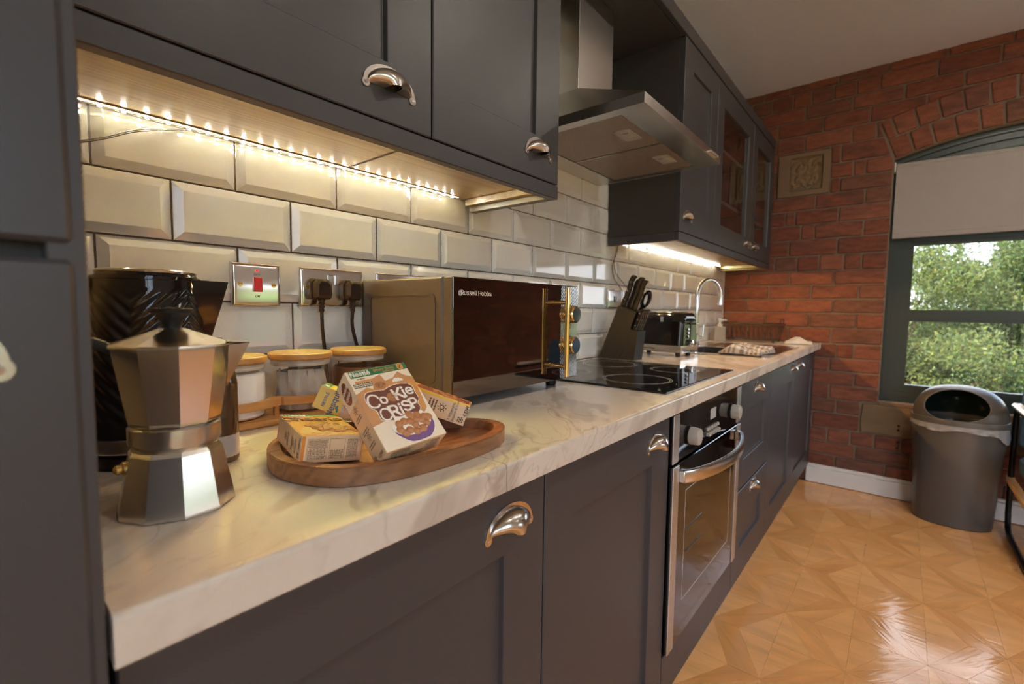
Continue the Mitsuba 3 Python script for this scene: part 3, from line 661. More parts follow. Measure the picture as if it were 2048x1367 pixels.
for f_ in (f1, f2):
    x0, y0, x1, y1 = f_.bounds
    k = obj('grease_filter', box(x0, x1, y0, y1, HZ0 + 0.002, HZ0 + 0.010, 0.001), 'filter_mesh', h)
    xc, yc = (x0 + x1) / 2 + 0.01, y0 + 0.048
    obj('latch', cat([box(xc - 0.045, xc + 0.045, yc - 0.024, yc + 0.024, HZ0 - 0.0002, HZ0 + 0.003, .001), box(xc - 0.016, xc + 0.016, yc - 0.011, yc + 0.011, HZ0 - 0.003, HZ0 + 0.001, .001)]), 'label_grey', k)
    obj('latch_recess', box(xc - 0.022, xc + 0.022, yc - 0.012, yc + 0.013, HZ0 - 0.0012, HZ0 - 0.0001), 'steel_smooth', k)
obj('chimney', cat([box(CX0, CX1, CY, -0.007, CZ0 - 0.002, UT - 0.0005, .001)]), 'steel', h)
for k in range(5):
    F = frame((1.318 + k * 0.0165, HY, 1.585), (1, 0, 0), (0, 0, 1), (0, -1, 0))
    obj('button', put(lathe([(0.0055, 0), (0.0055, 0.007), (0.0045, 0.0085), (0, 0.0088)], 14), F), 'steel_smooth', h, smooth=40)
# oven under the worktop
ov_h = thing('oven_housing', 'dark grey oven housing panel under and around the built-in oven', 'cabinet')
obj('body', cat([box(0.826, 0.840, YB + 0.02, -0.012, ZB, 0.838), box(1.418, 1.430, YB + 0.02, -0.012, ZB, 0.838), box(0.84, 1.418, YB + 0.02, -0.012, 0.215, 0.232)]), 'carcass_dark', ov_h)
obj('filler_panel', box(0.8265, 1.4295, YB, YB + 0.02, ZB, 0.228, 0.0015), 'paint_dark', ov_h)
ov = thing('oven', 'built-in black glass oven with steel trims and curved bar handle', 'oven')
OX0, OX1, OF = 0.8285, 1.4275, -0.572
obj('cavity', box(0.842, 1.416, -0.549, -0.06, 0.236, 0.830), 'hole_dark', ov)
cp = obj('control_panel', box(OX0, OX1, OF + 0.006, -0.550, 0.712, 0.832, 0.0015), 'black_gloss', ov)
obj('trim', box(OX0, OX0 + 0.038, OF + 0.0035, OF + 0.0065, 0.713, 0.831, .0008), 'brushed_trim', cp); obj('trim', box(OX1 - 0.038, OX1, OF + 0.0035, OF + 0.0065, 0.713, 0.831, .0008), 'brushed_trim', cp)
for xk in (0.938, 1.318):
    F = frame((xk, OF + 0.006, 0.764), (1, 0, 0), (0, 0, 1), (0, -1, 0))
    k = obj('knob', put(lathe([(0.0215, 0.004), (0.0225, 0.008), (0.0215, 0.026), (0.0195, 0.029), (0, 0.0295)], 32), F), 'grey_plastic', cp, smooth=35)
    obj('collar', put(lathe([(0.0245, 0), (0.0245, 0.0045), (0.02, 0.005)], 32), F), 'black_plastic', k)
obj('display', box(1.110, 1.160, OF + 0.0052, OF + 0.0062, 0.773, 0.803), 'label_grey', cp)
for r_ in range(2):
    for k in range(6):
        F = frame((1.085 + k * 0.0185, OF + 0.006, 0.7355 + 0.0145 * r_), (1, 0, 0), (0, 0, 1), (0, -1, 0))
        obj('button', put(lathe([(0.0052, 0), (0.0052, 0.008 - 0.004 * r_), (0.004, 0.0095 - 0.004 * r_), (0, 0.0098 - 0.004 * r_)], 12), F), 'grey_plastic', cp)
od = obj('door', cat([box(OX0, OX1, OF + 0.004, -0.550, 0.238, 0.706, 0.0015)]), 'oven_glass', ov)
obj('trim', box(OX0, OX0 + 0.038, OF + 0.0005, OF + 0.0045, 0.238, 0.706, .0012), 'brushed_trim', od); obj('trim', box(OX1 - 0.038, OX1, OF + 0.0005, OF + 0.0045, 0.238, 0.706, .0012), 'brushed_trim', od)
wp = Polygon([(0.925, 0.335), (1.335, 0.335), (1.335, 0.60), (1.31, 0.625), (0.925, 0.625)])
obj('window_border', put(extrude(wp.buffer(0.0012).difference(wp.buffer(-0.0012)), 0.0006), frame((0, OF + 0.0042, 0), (1, 0, 0), (0, 0, 1), (0, -1, 0))), 'label_grey', od)
obj('oven_rack', cat([tube([(0.93, OF + 0.0036, z), (1.06, OF + 0.0036, z)], 0.0012, 6) for z in (0.52, 0.46)]), 'steel_smooth', od)
xs = np.linspace(0, 1, 25); path = np.stack([OX0 + 0.045 + (OX1 - OX0 - 0.09) * xs, OF - 0.006 - 0.050 * np.sin(PI * xs) ** 0.7, 0.676 + 0 * xs], -1)
def bar(path, hw, ht):           # flat bar along a path: half height, half thickness
    n = len(path); t = np.gradient(path, axis=0); t /= np.linalg.norm(t, axis=1, keepdims=True); u = np.cross(t, [0, 0, 1.0]); a = np.arange(12) * 2 * PI / 12
    sec = np.stack([np.sign(np.cos(a)) * np.abs(np.cos(a)) ** 0.5 * ht, np.sign(np.sin(a)) * np.abs(np.sin(a)) ** 0.5 * hw], -1)
    v = path[:, None] + sec[None, :, :1] * u[:, None] + np.array([0, 0, 1.0]) * sec[None, :, 1:]
    m = tube(path, 1.0, 12); v2 = np.vstack([v.reshape(-1, 3), path[:1], path[-1:]]); m.vertices = v2; return m
obj('handle', cat([bar(path, 0.0165, 0.0065), box(OX0 + 0.04, OX0 + 0.062, OF - 0.012, OF + 0.004, 0.661, 0.691, .002), box(OX1 - 0.062, OX1 - 0.04, OF - 0.012, OF + 0.004, 0.661, 0.691, .002)]), 'aluminium', od, smooth=40, label='curved silver bar handle')

# ceramic hob
hb = thing('ceramic_hob', 'black glass ceramic hob let into the worktop', 'hob')
hz = zt(1.12)
obj('glass', box(0.830, 1.412, -0.546, -0.035, hz - 0.0006, hz + 0.0046, 0.0016), 'black_glass', hb)
for cx, cy, r in ((0.985, -0.40, 0.095), (1.265, -0.40, 0.075), (0.985, -0.165, 0.075), (1.265, -0.165, 0.095)):
    rings = [Point(cx, cy).buffer(q + 0.0008, 40).difference(Point(cx, cy).buffer(q - 0.0008, 40)) for q in (r, r * 0.93)]
    obj('cooking_zone', extrude(unary_union(rings), 0.00012, hz + 0.00455), 'label_grey', hb)

# ================================================================ things on the worktop and on the tiles
FT = lambda x, z, y=-0.0046: frame((x, y, z), (1, 0, 0), (0, 0, 1), (0, -1, 0))     # facing the room on the tiled wall

# --- microwave
mw = thing('microwave', 'grey microwave with mirrored black door and gold bar handle', 'microwave')
MX0, MX1, MYF, MYB, MZ0, MZ1 = 0.3600, 0.8085, -0.312, -0.006, 0.9010, 1.1390
obj('body', box(MX0, MX1, MYF + 0.030, MYB, MZ0, MZ1, 0.004), 'microwave_shell', mw)
F = frame((MX0 - 0.0002, 0, 0), (0, 1, 0), (0, 0, 1), (-1, 0, 0))
rr = sbox(-0.245, 0.945, -0.055, 1.09).buffer(0.018)
obj('pressed_panel', put(cat([extrude(rr.difference(rr.buffer(-0.006)), 0.0012), ]), F), 'microwave_shell', mw)
dx1 = 0.7265
dr_ = obj('door', box(MX0 + .0005, dx1, MYF + 0.003, MYF + 0.028, MZ0 + .001, MZ1 - .001, 0.002), 'microwave_shell', mw)
obj('door_glass', box(MX0 + .001, dx1 - .0005, MYF, MYF + 0.0034, MZ0 + .0015, MZ1 - .0015, 0.0006), 'dark_mirror', dr_, label='dark mirrored glass')
FM = lambda x, z, y=MYF: frame((x, y, z), (1, 0, 0), (0, 0, 1), (0, -1, 0))
lt = text('Russell Hobbs', 0.0095, FM(0.4245, 1.1085, MYF - 0.0001), bold=False)
obj('lettering', lt, 'ink_white', dr_)
obj('logo', put(extrude(Point(0, 0).buffer(0.0056).difference(unary_union([sbox(-0.0035, -0.0006, 0.0035, 0.0006), sbox(-0.0006, -0.004, 0.0006, 0.004)])), 0.0004), FM(0.3795, 1.1075, MYF - 0.0001)), 'label_grey', dr_)
hx = 0.7035
hn = obj('handle', tube([(hx, MYF - 0.034, 0.9175), (hx, MYF - 0.034, 1.1275)], 0.0062, 18), 'gold', dr_, smooth=40, label='gold tubular handle')
for z in (0.940, 1.095): obj('mount', tube([(hx, MYF - 0.034, z), (hx, MYF + 0.0005, z)], 0.0052, 14), 'gold', hn, smooth=40)
for z in (0.9175, 1.1275): obj('end_cap', tube([(hx, MYF - 0.034, z - 0.0018), (hx, MYF - 0.034, z + 0.0018)], 0.0072, 18), 'gold', hn, smooth=40)
cpn = obj('control_panel', box(dx1 + .0008, MX1, MYF + 0.004, MYF + 0.030, MZ0 + .001, MZ1 - .001, 0.001), 'black_gloss', mw)
rid = []; xc = (dx1 + MX1) / 2; hw = (MX1 - dx1) / 2 - 0.0015
for zc_ in np.arange(MZ0 - 0.05, MZ1 + 0.05, 0.0086):
    sgn = 1 if zc_ < 1.02 else -1
    for s in (-1, 1):
        P = Polygon([(0, zc_), (s * hw, zc_ + sgn * hw * 1.15), (s * hw, zc_ + sgn * hw * 1.15 + 0.0042), (0, zc_ + 0.0042)]).buffer(0).intersection(sbox(-hw, MZ0 + .003, hw, MZ1 - .003))
        if not P.is_empty and P.area > 2e-6: rid.append(extrude(P, 0.0016))
obj('chevron_ridges', put(cat(rid), frame((xc, MYF + 0.0041, 0), (1, 0, 0), (0, 0, 1), (0, -1, 0))), 'aluminium', cpn, kind='stuff')
for z in (1.066, 0.987):
    F = FM(xc, z, MYF + 0.004)
    k = obj('dial', put(lathe([(0.0235, 0), (0.0235, 0.004), (0.0215, 0.006), (0.0215, 0.022), (0.0190, 0.0245)], 40, cap=False), F), 'gold', cpn, smooth=35, label='gold rimmed control dial')
    obj('dial_face', put(lathe([(0.0192, 0.0243), (0.0175, 0.0235), (0, 0.0236)], 32), F), 'chrome', k, smooth=40)
for x in (MX0 + 0.05, MX1 - 0.05):
    for y in (MYF + 0.05, MYB - 0.04): obj('foot', lathe([(0.012, 0), (0.014, 0.003), (0.014, MZ0 - zt(x) + 0.001)], 16, (x, y, zt(x) + 0.0003)), 'black_plastic', mw)

# --- switch and sockets on the tiles
def plate(x0, x1, z0, z1, name, lab, grp=None):
    t = thing(name, lab, 'socket' if 'socket' in name else 'switch', grp)
    w, h_ = x1 - x0, z1 - z0
    def fn(U, V):
        e = np.minimum(np.minimum(U, w - U), np.minimum(V, h_ - V)); 
        return np.stack([U, V, 0.0035 + 0.0035 * np.clip(e / 0.004, 0, 1) ** 0.5 + 0.0022 * np.sin(PI * np.clip(V / h_, 0, 1)) * (e > 0)], -1)
    us = np.r_[0, 0.0005, 0.0015, 0.003, 0.005, np.linspace(0.008, w - 0.008, 10), w - 0.005, w - 0.003, w - 0.0015, w - 0.0005, w]; vs = np.r_[0, 0.0005, 0.0015, 0.003, 0.005, np.linspace(0.008, h_ - 0.008, 14), h_ - 0.005, h_ - 0.003, h_ - 0.0015, h_ - 0.0005, h_]
    obj('faceplate', put(cat([grid_mesh(fn, us, vs), box(0, w, 0, h_, -0.0002, 0.0036)]), FT(x0, z0)), 'steel_smooth', t, smooth=30)
    F = FT((x0 + x1) / 2, (z0 + z1) / 2)
    sp = 0.0302 if w < 0.1 else 0.0602
    for s in (-1, 1):
        k = obj('screw', put(lathe([(0.0048, 0.0085), (0.0046, 0.0098), (0, 0.0102)], 16, (s * sp, 0, 0)), F), 'brass', t, smooth=40)
        obj('slot', put(box(s * sp - 0.0036, s * sp + 0.0036, -0.0006, 0.0006, 0.0100, 0.0104), F), 'hole_dark', k)
    return t, F
t, F = plate(0.086, 0.174, 1.0775, 1.159, 'cooker_switch', 'brushed steel switch plate with a red rocker and OFF ON marks')
obj('rocker', put(bprism([(-0.0075, -0.0135), (0.0075, -0.0135), (0.0075, 0.0135), (-0.0075, 0.0135)], 0.006, 0.0015, 0.008), F), 'red_plastic', t, label='red rocker switch')
obj('neon', put(box(-0.0028, 0.0028, 0.0245, 0.0285, 0.006, 0.0088), F), 'red_plastic', t, emitter={'type': 'area', 'radiance': {'type': 'rgb', 'value': [1.6, 0.03, 0.06]}}, label='lit red neon light')
obj('lettering', cat([text('OFF', 0.0042, F @ frame((0, 0.0192, 0.0088), (1, 0, 0), (0, 1, 0), (0, 0, 1))), text('ON', 0.0042, F @ frame((0, -0.0222, 0.0088), (1, 0, 0), (0, 1, 0), (0, 0, 1)))]), 'ink_dark', t)
def socket(x0, z0, lab, plugs):
    t, F = plate(x0, x0 + 0.147, z0, z0 + 0.081, 'double_socket', lab)
    for s in (-1, 1):
        obj('rocker', put(bprism([(s * 0.0075 - 0.0055, 0.0065), (s * 0.0075 + 0.0055, 0.0065), (s * 0.0075 + 0.0055, 0.0265), (s * 0.0075 - 0.0055, 0.0265)], 0.0035, 0.001, 0.0085), F), 'steel_smooth', t)
        obj('pin_holes', put(cat([box(s * 0.036 - 0.004, s * 0.036 + 0.004, -0.006, 0.000, 0.0088, 0.0093), box(s * 0.036 - 0.013, s * 0.036 - 0.006, -0.020, -0.017, 0.0085, 0.0093), box(s * 0.036 + 0.006, s * 0.036 + 0.013, -0.020, -0.017, 0.0085, 0.0093)]), F), 'hole_dark', t)
    return F
def plug(F, cx, lab, cable):
    p = thing('plug', lab, 'plug', 'black plugs in the socket by the microwave')
    o = [(-0.021, -0.022), (0.021, -0.022), (0.0235, -0.012), (0.0225, 0.012), (0.014, 0.0215), (-0.014, 0.0215), (-0.0225, 0.012), (-0.0235, -0.012)]
    cz = -0.004
    obj('body', put(cat([bprism([(cx + a, cz + b) for a, b in o], 0.013, 0.002, 0.0092), bprism([(cx + a * 0.80, cz + b * 0.86) for a, b in o], 0.017, 0.006, 0.0215)]), F), 'black_soft', p)
    obj('ridges', put(cat([box(cx - 0.007, cx + 0.007, cz + 0.0095 + q, cz + 0.0105 + q, 0.0375, 0.0394) for q in (0, 0.0028, 0.0056)]), F), 'black_plastic', p)
    g = [(cx, cz - 0.020 - s * 0.0035, 0.024) for s in range(9)]
    obj('strain_relief', put(tube(g, [0.0065, 0.0075, 0.0055, 0.0068, 0.005, 0.0062, 0.0046, 0.0056, 0.0042], 12), F), 'black_soft', p)
    pts = [np.array([g[-1][0], g[-1][1] + 0.004, g[-1][2]])] + [np.array(c) for c in cable]
    obj('cable', put(tube(spline(pts, 8), 0.0036, 10), F), 'black_soft', p, smooth=50)
F1 = socket(0.2130, 1.0785, 'double socket in brushed steel left of the microwave, both plugs in', True)
plug(F1, -0.036, 'black plug in the left half of the socket, nearest the red switch', [(-0.034, -0.09, 0.022), (-0.026, -0.150, 0.018), (-0.02, -0.200, 0.012), (-0.045, -0.232, 0.012)])
plug(F1, 0.036, 'black plug in the right half of the socket, against the microwave', [(0.037, -0.082, 0.020), (0.050, -0.125, 0.016), (0.066, -0.155, 0.014), (0.078, -0.20, 0.012)])
F2 = socket(0.3950, 1.0785, 'double socket mostly hidden behind the top of the microwave', False)
t, F = plate(1.527, 1.642, 1.0850, 1.1665, 'steel_socket', 'single steel socket on the tiles left of the knife handles')
obj('pin_holes', put(cat([box(-0.013, -0.003, -0.012, 0.012, 0.0092, 0.0100), box(0.006, 0.012, -0.014, 0.012, 0.0092, 0.0100)]), F), 'hole_dark', t)
t, F = plate(1.662, 1.777, 1.0850, 1.1665, 'steel_socket', 'single steel socket half hidden behind the knife handles')
obj('pin_holes', put(cat([box(-0.013, -0.003, -0.012, 0.012, 0.0092, 0.0100), box(0.006, 0.012, -0.014, 0.012, 0.0092, 0.0100)]), F), 'hole_dark', t)

# --- thin wires of the LED strips
obj('led_cable', cat([tube(spline([(0.022, -0.012, 1.3745), (-0.01, -0.016, 1.366), (-0.05, -0.019, 1.352), (-0.09, -0.016, 1.330), (-0.135, -0.012, 1.312), (-0.19, -0.010, 1.30)], 8), 0.0011, 6), tube(spline([(0.022, -0.0145, 1.3745), (-0.01, -0.0185, 1.364), (-0.05, -0.0215, 1.349), (-0.09, -0.0185, 1.327), (-0.135, -0.0145, 1.309), (-0.19, -0.0125, 1.297)], 8), 0.0011, 6)]), 'wire_black', label='thin twin cable curving from the left LED strip across the tiles', cat='cable')
obj('led_cable', tube(spline([(1.600, -0.014, 1.374), (1.595, -0.012, 1.33), (1.560, -0.010, 1.27), (1.575, -0.009, 1.22), (1.625, -0.009, 1.185), (1.66, -0.009, 1.16)], 8), 0.0014, 6), 'wire_black', label='loose black wire hanging under the right wall cabinets to the socket', cat='cable', group='loose wires under the right wall cabinets') 
obj('led_cable', tube(spline([(1.603, -0.016, 1.374), (1.570, -0.012, 1.29), (1.585, -0.012, 1.24), (1.66, -0.010, 1.20), (1.715, -0.009, 1.17), (1.70, -0.009, 1.155)], 8), 0.0012, 6), 'wire_black', label='loose black wire looping right behind the knife block', cat='cable', group='loose wires under the right wall cabinets')

# --- stovetop coffee pot (ten-sided)
mp = thing('moka_pot', 'faceted aluminium stovetop coffee pot with a black knob', 'coffee pot')
PC = np.array([-0.1085, -0.4100, zt(-0.108)])
v0 = math.atan2(-0.97, -0.243) + math.radians(5)
def faceted(prof, n=10):          # rows (radius, z), flat facets
    return lathe(prof, n, (0, 0, 0), v0)
P_ = lambda m: move(m, PC)
obj('boiler', P_(cat([lathe([(0.0465, 0.0), (0.0490, 0.001)], 48, cap=True), faceted([(0.0500, 0.0008), (0.0498, 0.004), (0.0400, 0.058), (0.0372, 0.0620)])])), 'aluminium', mp, smooth=15)
obj('collar', P_(lathe([(0.0352, 0.060), (0.0365, 0.0635), (0.0345, 0.0655), (0.0345, 0.0672), (0.0382, 0.0678), (0.0386, 0.069), (0.0386, 0.0835), (0.0372, 0.0850)], 48)), 'aluminium', mp, smooth=30)
obj('jug', P_(faceted([(0.0352, 0.0845), (0.0378, 0.0868), (0.0395, 0.0900), (0.0500, 0.1580), (0.0503, 0.1620)])), 'aluminium', mp, smooth=15)
sd = np.array([0.955, -0.297])    # spout direction
sn = np.array([0.297, 0.955])
def spout_pt(d, s, z): q = sd * d + sn * s; return [q[0], q[1], z]
sv = np.array([spout_pt(0.047, 0.021, 0.1622), spout_pt(0.0668, 0.003, 0.1632), spout_pt(0.0668, -0.003, 0.1632), spout_pt(0.047, -0.021, 0.1622), spout_pt(0.0445, 0.004, 0.118), spout_pt(0.0445, -0.004, 0.118)])
obj('spout', P_(trimesh.Trimesh(sv, [[4, 1, 0], [4, 5, 2], [4, 2, 1], [5, 3, 2]], process=False)), 'aluminium', mp)
ld = obj('lid', P_(cat([faceted([(0.0515, 0.1612), (0.0525, 0.1622), (0.0520, 0.1640), (0.0105, 0.1790), (0.0, 0.1792)]),
      trimesh.Trimesh([spout_pt(0.045, 0.020, 0.1655), spout_pt(0.0655, 0.003, 0.1655), spout_pt(0.0655, -0.003, 0.1655), spout_pt(0.045, -0.020, 0.1655)], [[0, 1, 2], [0, 2, 3]], process=False)])), 'aluminium', mp, smooth=12)
obj('knob', P_(lathe([(0.0085, 0.178), (0.0080, 0.181), (0.0088, 0.186), (0.0125, 0.191), (0.0175, 0.1945), (0.0182, 0.1980), (0.0170, 0.1990), (0, 0.1994)], 32)), 'black_soft', ld, smooth=40, label='black plastic knob')
hp = np.array([spout_pt(-0.046, 0, 0.158), spout_pt(-0.062, 0, 0.166), spout_pt(-0.080, 0, 0.160), spout_pt(-0.085, 0, 0.135), spout_pt(-0.083, 0, 0.105)])
obj('handle', P_(bar(spline(hp, 6), 0.0060, 0.0075)), 'black_soft', mp, smooth=40)
Fv = frame(PC + np.array([-0.0385, 0.004, 0.046]), (0, 1, 0), (0, 0, 1), (-1, 0, 0))
obj('valve', put(lathe([(0.0068, 0), (0.0068, 0.004), (0.0045, 0.005), (0.0045, 0.009), (0.002, 0.011), (0, 0.0112)], 12), Fv), 'brass', mp, label='small brass safety valve')

# --- kettle
kt = thing('kettle', 'black gloss kettle with chevron ribs behind the coffee pot', 'kettle')
KC = np.array([-0.0785, -0.1900, zt(-0.079)])
K_ = lambda m: move(m.copy().apply_scale([0.925, 0.925, 0.99]), KC)
def kr(z): return 0.0835 - 0.0205 * np.clip((z - 0.02) / 0.22, 0, 1) ** 0.9
obj('power_base', K_(lathe([(0.082, 0.0), (0.084, 0.003), (0.084, 0.014), (0.078, 0.019)], 48)), 'black_plastic', kt, smooth=35)
na = 216; zs = np.linspace(0.021, 0.236, 130)
def kbody(U, V):
    a, z = U, V
    ph = ((a * 3 / PI) % 2.0); tri = np.abs(ph - 1)              # zigzag around the body
    s = (z * 55.0 + tri * 3.4) % 1.0
    rid_ = np.clip(np.abs(s - 0.5) * 4 - 0.6, 0, 1) * np.clip((z - 0.05) * 60, 0, 1) * np.clip((0.226 - z) * 60, 0, 1)
    r = kr(z) - 0.0022 * rid_
    return np.stack([r * np.cos(a), r * np.sin(a), z], -1)
obj('body', K_(grid_mesh(kbody, np.linspace(0, 2 * PI, na), zs)), 'black_gloss', kt, smooth=True)
obj('base_band', K_(lathe([(0.0838, 0.020), (0.0848, 0.022), (0.0843, 0.036), (0.0832, 0.038)], 64, cap=False)), 'steel_smooth', kt, smooth=40)
obj('rim', K_(lathe([(0.0625, 0.234), (0.0640, 0.236), (0.0635, 0.2400), (0.0590, 0.2412)], 64, cap=False)), 'black_gloss', kt, smooth=40)
ld = obj('lid', K_(lathe([(0.060, 0.2405), (0.0575, 0.2455), (0.054, 0.2480), (0.0, 0.2490)], 64)), 'black_gloss', kt, smooth=40)
obj('lid_ring', K_(lathe([(0.0585, 0.2450), (0.0590, 0.2475), (0.0560, 0.2492), (0.0545, 0.2482)], 64, cap=False)), 'steel_smooth', ld, smooth=40)
ks, kn = np.array([0.93, -0.37]), np.array([0.37, 0.93])
q = lambda d, s, z: [*(ks * d + kn * s), z]
sv = np.array([q(0.048, 0.036, 0.238), q(0.100, 0.004, 0.237), q(0.100, -0.004, 0.237), q(0.048, -0.036, 0.238), q(0.0700, 0.003, 0.140), q(0.0700, -0.003, 0.140)])
obj('spout', K_(trimesh.Trimesh(sv, [[4, 1, 0], [4, 5, 2], [4, 2, 1], [5, 3, 2], [0, 1, 2], [0, 2, 3]], process=False)), 'black_gloss', kt)
hp = np.array([q(-0.060, 0, 0.225), q(-0.085, 0, 0.232), q(-0.108, 0, 0.215), q(-0.112, 0, 0.15), q(-0.100, 0, 0.07), q(-0.080, 0, 0.05)])
obj('handle', K_(bar(spline(hp, 6), 0.010, 0.008)), 'black_gloss', kt, smooth=40)

# --- dark bottle between the coffee pot and the jars
bt = thing('oil_bottle', 'dark glass bottle with a pale label half hidden behind the coffee pot', 'bottle')
BC = (-0.0350, -0.2885, zt(-0.03))
obj('glass', lathe([(0.024, 0), (0.026, 0.003), (0.026, 0.10), (0.024, 0.115), (0.012, 0.135), (0.0105, 0.16), (0.0, 0.161)], 32, BC), 'bottle_dark', bt, smooth=35)
obj('paper_label', lathe([(0.0263, 0.008), (0.0263, 0.036)], 32, BC, cap=False), 'grey_plastic', bt, smooth=40)

# --- three jars on a bamboo stand
js = thing('jar_stand', 'bamboo stand with a wavy front rail holding three jars', 'stand')
zj = zt(0.16)
obj('base', box(0.004, 0.362, -0.166, -0.040, zj, zj + 0.011, 0.003), 'bamboo', js)
JX = (0.0475, 0.1675, 0.2885); JY, JR = -0.1035, 0.0525
ry = []
xs = np.linspace(0.005, 0.358, 90)
yf = np.array([JY - min(math.sqrt(max((JR + 0.003) ** 2 - min((x - c) ** 2 for c in JX), 0.0)) , 1.0) for x in xs]); yf = np.minimum(yf, -0.128)
yo = np.full_like(yf, -0.1635); yo = np.minimum(yf - 0.0045, -0.1440 - 0.0215 * np.array([max(0, 1 - min(abs(x - c) for c in JX) / 0.055) ** 0.6 for x in xs]))
rail = Polygon(list(zip(xs, yf)) + list(zip(xs[::-1], yo[::-1]))).buffer(0)
obj('front_rail', extrude(rail, 0.014, zj + 0.029), 'bamboo', js)
for x in (0.1075, 0.228, 0.352): obj('post', box(x - 0.004, x + 0.004, -0.138, -0.131, zj + 0.009, zj + 0.044, .001), 'bamboo', js)
def jar(cx, lab, fill):
    j = thing('storage_jar', lab, 'jar', None); c = (cx, JY, zj + 0.0115)
    obj('glass', lathe([(0.0, 0.0006), (JR - 0.006, 0.0006), (JR - 0.001, 0.004), (JR, 0.010), (JR, 0.093)], 56, c, cap=False), 'jar_glass', j, smooth=40)
    ld = obj('lid', lathe([(0.0, 0.0935), (0.0535, 0.0935), (0.0558, 0.0955), (0.0565, 0.099), (0.0555, 0.1035), (0.0525, 0.1058), (0.0, 0.1062)], 56, c), 'bamboo', j, smooth=35, label='round bamboo lid')
    obj('seal', lathe([(0.0495, 0.0930), (0.0512, 0.090), (0.0500, 0.088), (0.0512, 0.085), (0.0498, 0.0825), (0.0, 0.0825)], 48, c, cap=False), 'silicone', ld, smooth=40)
    return j, c
j, c = jar(JX[0], 'glass jar of white sugar with a bamboo lid, nearest the coffee pot', 0)
obj('sugar', lathe([(0.0, 0.0014), (JR - 0.007, 0.0016), (JR - 0.0016, 0.006), (JR - 0.0012, 0.012), (JR - 0.0012, 0.074), (JR - 0.006, 0.0765), (0.0, 0.079)], 48, c), 'sugar', j, smooth=40)
j, c = jar(JX[1], 'glass jar of tea bags with a bamboo lid, middle of the three jars', 1)
g = np.random.default_rng(5)
for k in range(8):
    a = k / 8 * 2 * PI + 0.35; r = 0.0425; w, hgt = 0.0215, 0.066 + 0.009 * g.random()
    P = np.array([c[0] + r * math.cos(a), c[1] + r * math.sin(a), c[2] + 0.004]); tx = np.array([-math.sin(a), math.cos(a), 0]); nn = np.array([math.cos(a), math.sin(a), 0])
    def bag(U, V, P=P, tx=tx, nn=nn, hgt=hgt, ph=g.random() * 6):
        b = 0.005 * np.sin(PI * np.clip((U + 1) / 2, 0, 1)) * np.sin(PI * np.clip(V, 0, 1)) + 0.0022 * np.sin(U * 5 + V * 6 + ph)
        return P + U[..., None] * w * tx + V[..., None] * hgt * (np.array([0, 0, 1]) - 0.10 * nn) + b[..., None] * nn
    obj('tea_bag', grid_mesh(bag, np.linspace(-1, 1, 9), np.linspace(0, 1, 9)), 'teabag', j, smooth=True)
j, c = jar(JX[2], 'glass jar of brown coffee granules with a bamboo lid, beside the microwave', 2)
obj('coffee', lathe([(0.0, 0.0014), (JR - 0.007, 0.0016), (JR - 0.0016, 0.006), (JR - 0.0012, 0.012), (JR - 0.0012, 0.062), (JR - 0.004, 0.070), (0.02, 0.066), (0.0, 0.068)], 48, c), 'coffee', j, smooth=40)

# --- wooden serving tray
OUT = spline([(-0.012, -0.400), (-0.008, -0.443), (0.008, -0.480), (0.032, -0.505), (0.075, -0.524), (0.136, -0.534), (0.200, -0.535), (0.255, -0.525), (0.293, -0.502), (0.307, -0.473), (0.298, -0.440), (0.265, -0.400), (0.21, -0.352), (0.15, -0.313), (0.09, -0.298), (0.035, -0.312), (0.002, -0.352)], 7, closed=True)
zt_ = zt(0.15); tp = Polygon(OUT).buffer(0)
tr = thing('serving_tray', 'walnut-coloured wooden tray with a raised rim under the cereal boxes', 'tray')
inn = tp.buffer(-0.0165)
def rounded_ring(p0, p1, z0, z1): return extrude(p0.difference(p1), z1 - z0, z0)
obj('board', cat([extrude(tp.buffer(-0.0014), 0.0015, zt_), extrude(tp, 0.0070, zt_ + 0.0014), rounded_ring(tp, inn, zt_ + 0.0080, zt_ + 0.0205), rounded_ring(tp.buffer(-0.0008), inn.buffer(0.0006), zt_ + 0.0204, zt_ + 0.0212), rounded_ring(tp.buffer(-0.0020), inn.buffer(0.0018), zt_ + 0.0211, zt_ + 0.0218)]), 'walnut', tr)

# --- mini cereal boxes on the tray
def carton(lab, O, eu, ev, ew, W, H, D, front, side, end):
    b = thing('cereal_box', lab, 'cereal box', 'mini cereal boxes on the tray')
    eu, ev = np.array(eu, float), np.array(ev, float); eu /= np.linalg.norm(eu); ew = np.cross(eu, ev); ew /= np.linalg.norm(ew); ev = np.cross(ew, eu)
    M = frame(O, eu, ev, ew)
    obj('carton', put(box(0, W, 0, H, -D, 0, 0.0007), M), side, b)
    obj('front_card', put(box(0.0006, W - .0006, 0.0006, H - .0006, -0.0002, 0.00015), M), front, b)
    FS = M @ frame((0, 0, 0), (0, 0, 1), (0, 1, 0), (-1, 0, 0)); FB = M @ frame((0, 0, 0), (1, 0, 0), (0, 0, 1), (0, -1, 0))
    return b, M, FS, FB, eu
def flat(P, M, w, h=0.00012): return put(extrude(P, h, w), M)
def L2(x, y, w): return frame((x, y, w), (1, 0, 0), (0, 1, 0), (0, 0, 1))
def rot2(x, y, w, deg):
    c, s = math.cos(math.radians(deg)), math.sin(math.radians(deg)); return frame((x, y, w), (c, s, 0), (-s, c, 0), (0, 0, 1))
def blob(pts): return Polygon(spline(pts, 5, closed=True)).buffer(0)
